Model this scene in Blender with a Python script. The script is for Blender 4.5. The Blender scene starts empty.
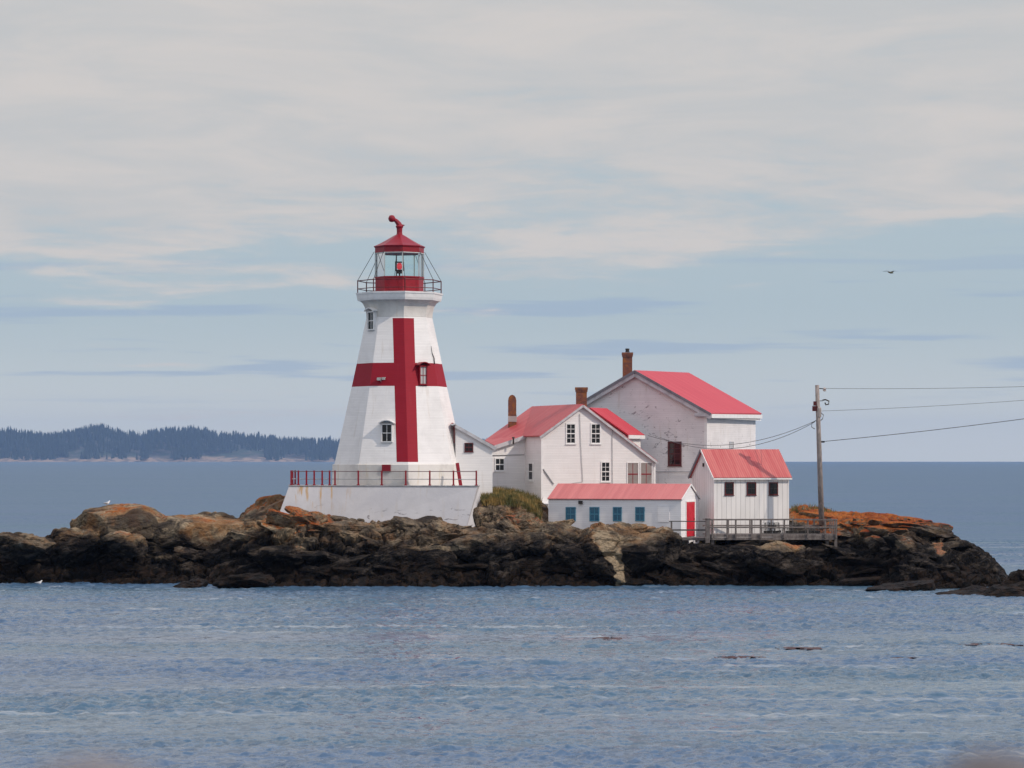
import bpy, math, random
import numpy as np
from mathutils import Vector

random.seed(7)
rng = np.random.default_rng(11)
sc = bpy.context.scene
C = sc.collection
R = math.radians

# ------------------------------------------------------------------ camera
CAM_H = 8.4            # eye height over the water (m)
F = 3000.0             # focal length in pixels (a long telephoto)
HY = 460.2             # image row of the eye level
cam = bpy.data.cameras.new('camera')
cam.sensor_width = 36.0
cam.lens = 36.0 * F / 1024.0
cam.shift_y = (HY - 384.0) / 1024.0
cam.clip_start = 0.5
cam.clip_end = 60000
cam.dof.use_dof = True
cam.dof.focus_distance = 208.0
cam.dof.aperture_fstop = 3.2
camo = bpy.data.objects.new('camera', cam)
camo.location = (0, 0, CAM_H)
camo.rotation_euler = (R(90), 0, 0)
C.objects.link(camo)
sc.camera = camo

# ------------------------------------------------------------------ world, sun, exposure
SUN_AZ, SUN_EL = 65.0, 40.0     # azimuth to the right of the direction back to the camera
sd = Vector((math.sin(R(SUN_AZ)) * math.cos(R(SUN_EL)), -math.cos(R(SUN_AZ)) * math.cos(R(SUN_EL)), math.sin(R(SUN_EL))))

class NT:
    """small helper to write node graphs"""
    def __init__(s, tree):
        s.t = tree; s.n = tree.nodes; s.l = tree.links
    def node(s, typ, **kw):
        n = s.n.new(typ)
        for k, v in kw.items():
            setattr(n, k, v)
        return n
    def put(s, sock, v):
        if isinstance(v, bpy.types.NodeSocket):
            s.l.new(v, sock)
        else:
            if isinstance(v, (tuple, list)) and len(v) == 3 and sock.type == 'RGBA':
                v = (*v, 1)
            sock.default_value = v
    def m(s, op, a, b=0.0, c=0.0, clamp=False):
        n = s.node('ShaderNodeMath', operation=op, use_clamp=clamp)
        for i, v in enumerate((a, b, c)):
            s.put(n.inputs[i], v)
        return n.outputs[0]
    def v(s, op, a, b=(0, 0, 0), out=0):
        n = s.node('ShaderNodeVectorMath', operation=op)
        s.put(n.inputs[0], a)
        if op == 'SCALE': s.put(n.inputs['Scale'], b)
        else: s.put(n.inputs[1], b)
        return n.outputs[out]
    def comb(s, x, y, z):
        n = s.node('ShaderNodeCombineXYZ')
        for i, v in enumerate((x, y, z)): s.put(n.inputs[i], v)
        return n.outputs[0]
    def sep(s, v):
        n = s.node('ShaderNodeSeparateXYZ'); s.put(n.inputs[0], v)
        return n.outputs
    def noise(s, vec, scale=1.0, detail=4.0, rough=0.55, dist=0.0, out=0):
        n = s.node('ShaderNodeTexNoise'); s.put(n.inputs['Vector'], vec)
        s.put(n.inputs['Scale'], scale); s.put(n.inputs['Detail'], detail)
        s.put(n.inputs['Roughness'], rough); s.put(n.inputs['Distortion'], dist)
        return n.outputs[out]
    def ramp(s, f, a, b, lo=0.0, hi=1.0):
        n = s.node('ShaderNodeMapRange', interpolation_type='SMOOTHSTEP')
        s.put(n.inputs[0], f); s.put(n.inputs[1], a); s.put(n.inputs[2], b)
        s.put(n.inputs[3], lo); s.put(n.inputs[4], hi)
        return n.outputs[0]
    def mix(s, f, a, b, mode='MIX'):
        n = s.node('ShaderNodeMix', data_type='RGBA', blend_type=mode)
        s.put(n.inputs[0], f); s.put(n.inputs[6], a); s.put(n.inputs[7], b)
        return n.outputs[2]
    def bump(s, h, strength=0.5, dist=0.1, normal=None):
        n = s.node('ShaderNodeBump'); s.put(n.inputs['Height'], h)
        s.put(n.inputs['Strength'], strength); s.put(n.inputs['Distance'], dist)
        if normal is not None: s.put(n.inputs['Normal'], normal)
        return n.outputs[0]

world = bpy.data.worlds.new('World')
sc.world = world
world.use_nodes = True
w = NT(world.node_tree)
for n in list(w.n): w.n.remove(n)
sky = w.node('ShaderNodeTexSky', sky_type='NISHITA', sun_disc=False)
sky.sun_elevation = R(SUN_EL)
sky.sun_rotation = math.atan2(sd.x, sd.y)
sky.altitude = 0; sky.air_density = 1.1; sky.dust_density = 0.6; sky.ozone_density = 2.5
tc = w.node('ShaderNodeTexCoord').outputs['Generated']
dx, dy, dz = w.sep(tc)
dzc = w.m('MAXIMUM', dz, 0.012)
w.l.new(w.v('NORMALIZE', w.comb(dx, dy, w.m('MAXIMUM', dz, 0.02))), sky.inputs[0]) if sky.inputs else None
# stratus seen from below: project the direction on a cloud deck
k = w.m('DIVIDE', 1.0, w.m('ADD', dzc, 0.06))
px_ = w.m('MULTIPLY', dx, k); py_ = w.m('MULTIPLY', dy, k)
deck = w.comb(px_, py_, 0.0)
big = w.noise(w.v('ADD', w.v('MULTIPLY', deck, (1.0, 1.0, 1)), (3.1, 7.7, 0)), 0.55, 3.0, 0.5, 0.3)
med = w.noise(w.v('ADD', w.v('MULTIPLY', deck, (1.1, 1.0, 1)), (13.1, 2.2, 4)), 1.9, 5.0, 0.6, 0.5)
fine = w.noise(w.v('MULTIPLY', deck, (1.6, 1.0, 1)), 6.0, 5.0, 0.6, 0.4)
elev = w.m('MULTIPLY', dz, 1.0)
cover = w.m('ADD', w.m('MULTIPLY', big, 0.55), w.m('MULTIPLY', med, 0.45))
cover = w.m('ADD', cover, w.m('MULTIPLY', w.m('SUBTRACT', fine, 0.5), 0.16))
# the bank is thicker higher up, thin towards the horizon
cover = w.m('ADD', cover, w.ramp(elev, 0.045, 0.105, -0.12, 0.22))
cover = w.m('ADD', cover, w.ramp(elev, 0.16, 0.5, 0.0, -0.20))
cover = w.m('ADD', cover, w.ramp(dx, -0.05, 0.17, 0.0, -0.10))
mask = w.ramp(cover, 0.43, 0.60)
# long thin streaks low over the sea
streak = w.noise(w.comb(w.m('MULTIPLY', dx, 7.0), w.m('MULTIPLY', dz, 130.0), dy), 1.0, 4.0, 0.55, 0.2)
smask = w.m('MULTIPLY', w.ramp(streak, 0.53, 0.62), w.ramp(elev, 0.085, 0.05, 0.0, 1.0))
smask = w.m('MULTIPLY', smask, w.ramp(elev, 0.012, 0.03))
SKY_K = 0.11
base = w.mix(1.0, sky.outputs[0], (SKY_K, SKY_K, SKY_K), 'MULTIPLY')
# thin veil of high cloud over all the sky
veil_col = w.mix(w.ramp(elev, 0.0, 0.055), (0.66, 0.67, 0.64), (0.425, 0.510, 0.558))
veil_col = w.mix(w.ramp(elev, 0.12, 0.45), veil_col, (0.435, 0.455, 0.55))
veil = w.mix(w.ramp(elev, 0.10, 0.8, 0.95, 0.65), base, veil_col)
veil = w.mix(w.m('MULTIPLY', smask, 0.62), veil, (0.335, 0.43, 0.560))
cloud_col = w.mix(w.ramp(med, 0.35, 0.7), (0.545, 0.540, 0.535), (0.645, 0.595, 0.560))
allc = w.mix(w.m('MULTIPLY', mask, 0.85), veil, cloud_col)
# sky overhead, out of view, brightened as added fill for shaded walls
gain = w.ramp(elev, 0.18, 0.65, 1.0, 1.75)
allc = w.v('SCALE', allc, gain)
bg = w.node('ShaderNodeBackground')
w.l.new(allc, bg.inputs[0]); bg.inputs[1].default_value = 1.0
wo = w.node('ShaderNodeOutputWorld'); w.l.new(bg.outputs[0], wo.inputs[0])
world.cycles.sampling_method = 'MANUAL'
world.cycles.sample_map_resolution = 512

sun = bpy.data.lights.new('sun', 'SUN')
sun.energy = 2.5
sun.angle = R(1.0)
sun.color = (1.0, 0.86, 0.72)
suno = bpy.data.objects.new('sun', sun)
suno.rotation_euler = (-sd).to_track_quat('-Z', 'Y').to_euler()
suno.location = (60, 100, 80)
C.objects.link(suno)

sc.view_settings.view_transform = 'Standard'
sc.view_settings.look = 'None'
sc.view_settings.gamma = 1.0
sc.view_settings.exposure = 0.08
sc.render.engine = 'CYCLES'
sc.cycles.use_denoising = True
sc.cycles.max_bounces = 6
sc.cycles.transparent_max_bounces = 8
sc.cycles.volume_bounces = 0
sc.cycles.caustics_reflective = False
sc.cycles.caustics_refractive = False
sc.cycles.sample_clamp_indirect = 4.0

# ------------------------------------------------------------------ helpers
def at(px, py, Y):
    return Vector(((px - 512.0) / F * Y, Y, CAM_H + (HY - py) / F * Y))
def wx(px, Y): return (px - 512.0) / F * Y
def wz(py, Y): return CAM_H + (HY - py) / F * Y

def material(name):
    m = bpy.data.materials.new(name); m.use_nodes = True
    t = NT(m.node_tree)
    b = t.n.get('Principled BSDF')
    return m, t, b

def pos(t):
    return t.node('ShaderNodeNewGeometry').outputs['Position']

def mesh_obj(name, verts, faces, mat=None, root=None, smooth=False, mats=None, fmat=None):
    """link one mesh object; verts in world coordinates, stored relative to the root"""
    me = bpy.data.meshes.new(name)
    off = Vector((0, 0, 0))
    r = root
    while r is not None:
        off += r.location; r = r.parent
    v = [(Vector(p) - off)[:] for p in verts]
    me.from_pydata(v, [], [list(f) for f in faces])
    if mats:
        for mm in mats: me.materials.append(mm)
        if fmat is not None: me.polygons.foreach_set('material_index', fmat)
    elif mat: me.materials.append(mat)
    if smooth: me.polygons.foreach_set('use_smooth', [True] * len(me.polygons))
    me.update()
    o = bpy.data.objects.new(name, me)
    C.objects.link(o)
    if root is not None: o.parent = root
    return o

def np_mesh(name, V, Q, mat, root=None, smooth=True, tri=False, kind=None):
    """fast mesh from numpy arrays"""
    me = bpy.data.meshes.new(name)
    n = 3 if tri else 4
    V = np.asarray(V, dtype=np.float32)
    if root is not None: V = V - np.array(root.location, dtype=np.float32)
    me.vertices.add(len(V)); me.vertices.foreach_set('co', V.ravel())
    Q = np.asarray(Q, dtype=np.int32)
    me.loops.add(Q.size); me.loops.foreach_set('vertex_index', Q.ravel())
    me.polygons.add(len(Q))
    me.polygons.foreach_set('loop_start', np.arange(0, Q.size, n, dtype=np.int32))
    me.polygons.foreach_set('loop_total', np.full(len(Q), n, dtype=np.int32))
    me.polygons.foreach_set('use_smooth', np.full(len(Q), smooth))
    me.materials.append(mat)
    me.update(calc_edges=True); me.validate()
    o = bpy.data.objects.new(name, me); C.objects.link(o)
    if root is not None: o.parent = root
    if kind: o['kind'] = kind
    return o

def grid_faces(nr, nc):
    i = np.arange(nr * nc).reshape(nr, nc)
    return np.stack([i[:-1, :-1], i[:-1, 1:], i[1:, 1:], i[1:, :-1]], -1).reshape(-1, 4)

# gradient noise in numpy
_perm = np.random.default_rng(3).permutation(256); _perm = np.concatenate([_perm, _perm, _perm])
_g = np.random.default_rng(4).normal(size=(256, 3)); _g /= np.linalg.norm(_g, axis=1)[:, None]
def perlin(x, y, z):
    x, y, z = np.broadcast_arrays(np.asarray(x, float), np.asarray(y, float), np.asarray(z, float))
    xi = np.floor(x).astype(int); yi = np.floor(y).astype(int); zi = np.floor(z).astype(int)
    xf, yf, zf = x - xi, y - yi, z - zi
    u = xf**3*(xf*(xf*6-15)+10); v_ = yf**3*(yf*(yf*6-15)+10); w_ = zf**3*(zf*(zf*6-15)+10)
    xi &= 255; yi &= 255; zi &= 255
    def gr(i, j, k_):
        h = _perm[_perm[_perm[(xi+i) & 255] + ((yi+j) & 255)] + ((zi+k_) & 255)]
        g = _g[h]
        return g[..., 0]*(xf-i) + g[..., 1]*(yf-j) + g[..., 2]*(zf-k_)
    def lerp(a, b, t_): return a + t_*(b-a)
    x00 = lerp(gr(0,0,0), gr(1,0,0), u); x10 = lerp(gr(0,1,0), gr(1,1,0), u)
    x01 = lerp(gr(0,0,1), gr(1,0,1), u); x11 = lerp(gr(0,1,1), gr(1,1,1), u)
    return lerp(lerp(x00, x10, v_), lerp(x01, x11, v_), w_) * 1.5
def fbm(x, y, z, o=4, g=0.5):
    s = 0; a = 1.0; f = 1.0
    for i in range(o):
        s = s + a * perlin(x*f + 17.3*i, y*f - 9.1*i, z*f + 5.7*i); a *= g; f *= 2.03
    return s
def ridged(x, y, z, o=4, g=0.5):
    s = 0; a = 1.0; f = 1.0
    for i in range(o):
        s = s + a * (0.5 - np.abs(perlin(x*f + 7.3*i, y*f + 3.1*i, z*f - 5.7*i))); a *= g; f *= 2.07
    return s
def hash3(i, j, k_):
    return _perm[(_perm[(_perm[i & 255] + j) & 255] + k_) & 255] / 255.0
def worley(x, y, z):
    """distance to nearest and second nearest cell point, and the cell's own value"""
    x, y, z = np.broadcast_arrays(x, y, z)
    xi = np.floor(x).astype(int); yi = np.floor(y).astype(int); zi = np.floor(z).astype(int)
    d1 = np.full(x.shape, 9.0); d2 = np.full(x.shape, 9.0); c = np.zeros(x.shape)
    for i in (-1, 0, 1):
        for j in (-1, 0, 1):
            for k_ in (-1, 0, 1):
                a, b, e = xi+i, yi+j, zi+k_
                px = a + hash3(a, b, e); py = b + hash3(b+31, e, a+7); pz = e + hash3(e+5, a+11, b)
                d = np.sqrt((px-x)**2 + (py-y)**2 + (pz-z)**2)
                near = d < d1
                d2 = np.where(near, d1, np.minimum(d2, d))
                c = np.where(near, hash3(a+3, b+9, e+1), c)
                d1 = np.where(near, d, d1)
    return d1, d2, c

def tagged(o, label=None, cat=None, group=None, kind=None):
    if label: o['label'] = label
    if cat: o['category'] = cat
    if group: o['group'] = group
    if kind: o['kind'] = kind
    return o
def thing(name, loc, label, cat, group=None):
    o = bpy.data.objects.new(name, None); o.location = loc; o.empty_display_size = 0.3
    C.objects.link(o)
    return tagged(o, label, cat, group)
# ------------------------------------------------------------------ sea
def sea_material():
    m, t, b = material('sea_water')
    g = t.node('ShaderNodeNewGeometry'); P = g.outputs['Position']; GN = g.outputs['Normal']
    x, y, z = t.sep(P)
    slick = t.noise(t.v('MULTIPLY', P, (0.010, 0.075, 1)), 1.0, 4.0, 0.6, 0.6)
    slick = t.m('MULTIPLY', t.ramp(slick, 0.50, 0.64), t.ramp(y, 420, 230))
    gust = t.noise(t.v('MULTIPLY', P, (0.02, 0.07, 1)), 1.0, 4.0, 0.55, 0.4)
    # wind ripples as slopes, so that they keep their strength out to the horizon
    c1 = t.noise(t.v('MULTIPLY', P, (0.9, 0.75, 1)), 1.0, 4.0, 0.65, 0.3, out=1)
    c2 = t.noise(t.v('MULTIPLY', P, (3.6, 2.4, 1)), 1.0, 4.0, 0.65, 0.0, out=1)
    sl = t.v('ADD', t.v('SCALE', t.v('SUBTRACT', c1, (.5, .5, .5)), 0.9), t.v('SCALE', t.v('SUBTRACT', c2, (.5, .5, .5)), 1.35))
    amp = t.m('MULTIPLY', t.ramp(slick, 0.0, 1.0, 1.0, 0.35), t.ramp(gust, 0.3, 0.7, 0.75, 1.15))
    # far off only the faces turned to the viewer are seen, the backs hide behind the crests
    amp = t.m('MULTIPLY', amp, t.ramp(y, 190, 900, 1.0, 0.85))
    far = t.noise(t.v('MULTIPLY', P, (0.004, 0.016, 1)), 1.0, 5.0, 0.6, 0.4)
    amp = t.m('MULTIPLY', amp, t.ramp(far, 0.3, 0.7, 0.6, 1.4))
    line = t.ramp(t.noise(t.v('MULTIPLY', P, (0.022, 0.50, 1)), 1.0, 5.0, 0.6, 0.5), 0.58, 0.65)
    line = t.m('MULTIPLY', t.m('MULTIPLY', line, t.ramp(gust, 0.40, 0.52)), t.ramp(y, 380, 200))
    amp = t.m('MULTIPLY', amp, t.ramp(line, 0.0, 1.0, 1.0, 0.12))
    slick = t.m('MAXIMUM', slick, line)
    sl = t.v('SCALE', t.v('MULTIPLY', sl, (1, 1, 0)), amp)
    t.put(b.inputs['Normal'], t.v('NORMALIZE', t.v('ADD', GN, sl)))
    col = t.mix(t.ramp(gust, 0.35, 0.65), (0.057, 0.112, 0.196), (0.056, 0.119, 0.180))
    # pale sky reflection along the slick lines, painted into the base colour
    sheen_mask = t.m('MULTIPLY', line, t.ramp(t.noise(t.v('MULTIPLY', P, (0.8, 3.0, 1)), 1.0, 4.0, 0.7), 0.38, 0.62, 0.05, 0.48))
    col = t.mix(sheen_mask, col, (0.42, 0.45, 0.48))
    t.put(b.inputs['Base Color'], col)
    t.put(b.inputs['Roughness'], t.m('MULTIPLY', t.ramp(y, 110, 330, 0.16, 0.50), t.ramp(slick, 0.0, 1.0, 1.0, 0.5)))
    b.inputs['IOR'].default_value = 1.333
    return m

def wave_tile(N, L, wind, peak, seed, spread=2.0):
    """periodic wave field from a directional spectrum"""
    r = np.random.default_rng(seed)
    kx = np.fft.fftfreq(N, L / N) * 2 * np.pi
    KX, KY = np.meshgrid(kx, kx, indexing='ij')
    K = np.sqrt(KX**2 + KY**2); K[0, 0] = 1
    kp = 2 * np.pi / peak
    S = np.exp(-1.0 * (kp / K)**2) / K**3.6
    c = np.abs((KX * wind[0] + KY * wind[1]) / K)**spread
    A = np.sqrt(S * (0.12 + c)); A[0, 0] = 0
    f = np.fft.ifft2(A * (r.normal(size=(N, N)) + 1j * r.normal(size=(N, N)))).real
    return f / f.std()
def tile_at(T, L, x, y):
    N = T.shape[0]
    u = (x / L * N) % N; v_ = (y / L * N) % N
    i = u.astype(int); j = v_.astype(int); fu = u - i; fv = v_ - j
    i2 = (i + 1) % N; j2 = (j + 1) % N; i %= N; j %= N
    return (T[i, j]*(1-fu)*(1-fv) + T[i2, j]*fu*(1-fv) + T[i, j2]*(1-fu)*fv + T[i2, j2]*fu*fv)

def sstep(x, a, b):
    q = np.clip((x - a) / (b - a), 0, 1); return q*q*(3-2*q)

def build_sea():
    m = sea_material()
    T1 = wave_tile(512, 57.0, (0.25, -0.97), 1.8, 1)
    T2 = wave_tile(512, 41.0, (-0.45, -0.9), 0.9, 2)
    T3 = wave_tile(256, 90.0, (0.1, -1.0), 9.0, 5)
    ys = np.concatenate([np.arange(66, 130, .13), np.arange(130, 205, .2), np.arange(205, 330, .4), [331, 335]])
    xs = np.concatenate([[-56], np.arange(-55, 55.01, .2), [56]])
    X, Y = np.meshgrid(xs, ys)
    c, s_ = math.cos(.6), math.sin(.6)
    slick = fbm(X * .012, Y * .08, 2.2, 4)
    calm = 1 - 0.55 * sstep(slick, 0.02, 0.35)
    Z = 0.034 * tile_at(T1, 57.0, X, Y) + 0.032 * tile_at(T2, 41.0, X*c - Y*s_, X*s_ + Y*c) + 0.022 * tile_at(T3, 90.0, X, Y)
    fade = sstep(X, -56, -52) * (1 - sstep(X, 52, 56)) * sstep(Y, 66, 69) * (1 - sstep(Y, 300, 330))
    Z = Z * calm * fade
    V = np.stack([X, Y, Z], -1).reshape(-1, 3); Q = grid_faces(*X.shape)
    # the flat rest of the sea, ending at the earth's horizon
    far = []; fq = []
    def quad(x0, y0, x1, y1):
        i = len(V) + len(far); far.extend([(x0, y0, 0), (x1, y0, 0), (x1, y1, 0), (x0, y1, 0)]); fq.append((i, i+1, i+2, i+3))
    quad(-9000, -200, 9000, 66); quad(-9000, 66, -56, 335); quad(56, 66, 9000, 335)
    quad(-9000, 335, 9000, 16500)
    V = np.concatenate([V, np.array(far)]); Q = np.concatenate([Q, np.array(fq)])
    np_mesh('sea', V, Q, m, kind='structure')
build_sea()
# ------------------------------------------------------------------ far shore
def interp(tab, x):
    a = np.array(tab, float); return np.interp(x, a[:, 0], a[:, 1])

FAR_Y = 15000.0
FS = FAR_Y / F
FAR_TOP = [(-60, 428), (0, 427), (30, 430), (62, 425), (72, 421), (95, 424), (118, 431), (135, 427), (160, 424), (185, 424),
           (205, 429), (235, 431), (265, 434), (300, 435), (340, 437), (400, 440), (470, 438), (484, 436), (500, 441), (530, 450), (560, 461)]
def far_shore():
    m, t, b = material('far_shore_ground')
    P = pos(t); x, y, z = t.sep(P)
    n = t.noise(P, 0.006, 5, 0.6)
    hgt = t.m('ADD', z, t.m('MULTIPLY', t.m('SUBTRACT', n, 0.5), 60.0))
    col = t.mix(t.ramp(hgt, 17, 27), (0.32, 0.235, 0.165), (0.03, 0.05, 0.03))
    col = t.mix(t.ramp(t.noise(P, 0.02, 4, 0.6), 0.45, 0.6), col, (0.10, 0.09, 0.08))
    t.put(b.inputs['Base Color'], col); b.inputs['Roughness'].default_value = 0.95
    pxs = np.arange(-60, 566, 1.0); ds = np.linspace(0, 900, 14)
    PX, D = np.meshgrid(pxs, ds)
    top = (HY - interp(FAR_TOP, PX)) * FS + CAM_H - 52
    prof = sstep(D, 0, 650)
    low = 26 + 24 * perlin(PX * .03, 1.5, D * .002)
    Z = np.maximum(top * prof, np.minimum(low * sstep(D, 0, 120), top + 40) - 3)
    X = (PX - 512) * FS; Y = FAR_Y + D + 150 * perlin(PX * .02, .5, .5)
    Z[0] = -4
    o = np_mesh('far_shore', np.stack([X, Y, Z], -1).reshape(-1, 3), grid_faces(*X.shape), m, kind='structure')
    # the spruce wood: far more trees than one can count
    wm, t, b = material('far_spruce')
    P = pos(t)
    t.put(b.inputs['Base Color'], t.mix(t.noise(P, 0.03, 3, 0.6), (0.010, 0.022, 0.014), (0.030, 0.045, 0.026)))
    b.inputs['Roughness'].default_value = 0.9
    r = np.random.default_rng(21)
    vs = []; fs = []; k_ = 0
    N = 5200
    for i in range(N):
        p = r.uniform(-58, 545); d = r.uniform(0, 1) ** 0.8 * 700 + 60
        tp = (HY - float(interp(FAR_TOP, p))) * FS + CAM_H - 52
        z0 = tp * float(sstep(d, 0, 650))
        if d < 280 and perlin(p * .045, 3.3, .2) > 0.0: continue
        big = 1.0 + 0.45 * max(0, float(perlin(p * .12, 8.8, .3)))
        h = r.uniform(30, 52) * big; w_ = h * r.uniform(0.16, 0.26)
        x = (p - 512) * FS + r.normal() * 2; y = FAR_Y + d
        tiers = 4
        for q in range(tiers):
            zb = z0 + h * (0.12 + 0.2 * q); zt = zb + h * 0.36 * (1 if q < 3 else .9); rr = w_ * (1 - q / (tiers + 0.3)) * r.uniform(.8, 1.15)
            a0 = r.uniform(0, 6)
            ring = [(x + rr*math.cos(a0 + a*1.2566), y + rr*math.sin(a0 + a*1.2566), zb + r.uniform(-.03, .03)*h) for a in range(5)]
            vs += ring + [(x, y, zt)]
            fs += [(k_ + a, k_ + (a+1) % 5, k_ + 5) for a in range(5)]
            k_ += 6
    o = np_mesh('spruce_wood', np.array(vs), np.array(fs), wm, smooth=False, tri=True)
    tagged(o, 'long dark spruce wood along the far shore', 'wood', kind='stuff')
far_shore()

def build_haze():
    x0, x1, y0, y1, z0, z1 = -9500, 9500, -300, 17000, -6, 230
    v = [(x0,y0,z0),(x1,y0,z0),(x1,y1,z0),(x0,y1,z0),(x0,y0,z1),(x1,y0,z1),(x1,y1,z1),(x0,y1,z1)]
    f = [(0,3,2,1),(4,5,6,7),(0,1,5,4),(1,2,6,5),(2,3,7,6),(3,0,4,7)]
    m = bpy.data.materials.new('haze_air'); m.use_nodes = True
    t = NT(m.node_tree)
    for n in list(t.n): t.n.remove(n)
    out = t.node('ShaderNodeOutputMaterial'); pv = t.node('ShaderNodeVolumePrincipled')
    pv.inputs['Color'].default_value = (0.34, 0.56, 1.0, 1)
    pv.inputs['Density'].default_value = HAZE_D
    pv.inputs['Anisotropy'].default_value = 0.1
    t.l.new(pv.outputs[0], out.inputs['Volume'])
    o = mesh_obj('haze', v, f, m); o['kind'] = 'stuff'
    o['label'] = 'thin blue sea haze between the island and the far shore'
    m.cycles.homogeneous_volume = True
HAZE_D = 0.000035
build_haze()
# ------------------------------------------------------------------ island bedrock
YW = [(-80, 583), (0, 583), (170, 584), (300, 587), (500, 587), (700, 586), (850, 586), (900, 589), (960, 588), (1010, 585), (1060, 585)]
FC = [(-80, 560), (-30, 550), (0, 548), (60, 553), (100, 549), (130, 548), (160, 549), (200, 546), (230, 538), (260, 528), (285, 521), (300, 515), (318, 516),
      (330, 526), (350, 523), (375, 529), (400, 526), (450, 526), (480, 533), (500, 536), (520, 536), (545, 538), (570, 532), (600, 528), (640, 528),
      (652, 532), (665, 541), (680, 548), (720, 550), (780, 550), (820, 550), (850, 550), (880, 546), (900, 545), (930, 549), (960, 555), (985, 563), (1000, 574), (1010, 584), (1024, 596)]
MC = [(-80, 560), (-30, 542), (0, 539), (20, 537), (40, 546), (60, 534), (75, 521), (90, 512), (110, 508), (140, 509), (160, 518), (168, 527), (185, 520),
      (205, 514), (225, 514), (240, 521), (255, 514), (280, 514), (300, 519), (470, 514), (480, 500), (500, 499), (520, 500), (538, 510), (550, 538),
      (680, 542), (700, 546), (790, 536), (820, 528), (835, 523), (850, 520), (880, 521), (900, 521), (925, 526), (950, 537), (975, 549), (990, 560), (1003, 574), (1012, 584), (1024, 596)]
BC = [(-80, 575), (-30, 560), (0, 550), (60, 545), (90, 530), (140, 530), (160, 530), (200, 525), (240, 520), (250, 506), (262, 500), (285, 497), (300, 500), (460, 505),
      (480, 492), (500, 491), (520, 494), (540, 500), (560, 512), (690, 518), (780, 516), (790, 511), (800, 508), (815, 509), (835, 514), (850, 515), (880, 517),
      (900, 519), (925, 526), (950, 537), (975, 548), (990, 558), (1000, 570), (1010, 580), (1024, 596)]

def rock_displace(X, Y, Z, amp=1.0):
    """3D noise displacement fields for weathered, jointed rock"""
    # strata dip to the lower left; joints cut across them
    U = X * .92 + Z * .38; W_ = Z * .92 - X * .30
    wob = fbm(X * .22, Y * .22, Z * .22, 3) * 1.2
    d1, d2, c = worley(U * .42 + wob * .4, Y * .55, W_ * .85 + wob * .3)
    joint = sstep(d2 - d1, 0.0, 0.16)
    step = c
    d3, d4, c2 = worley(U * 1.15 + 5, Y * 1.3 + wob, W_ * 2.0 + wob * .5)
    j2 = sstep(d4 - d3, 0.0, 0.2)
    r1 = fbm(U * .8, Y * .8, W_ * 1.7 + wob, 4, .5)
    return amp * ((step - .5) * .85 - (1 - joint) * .46 + (c2 - .5) * .34 - (1 - j2) * .22 + r1 * .20)

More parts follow.
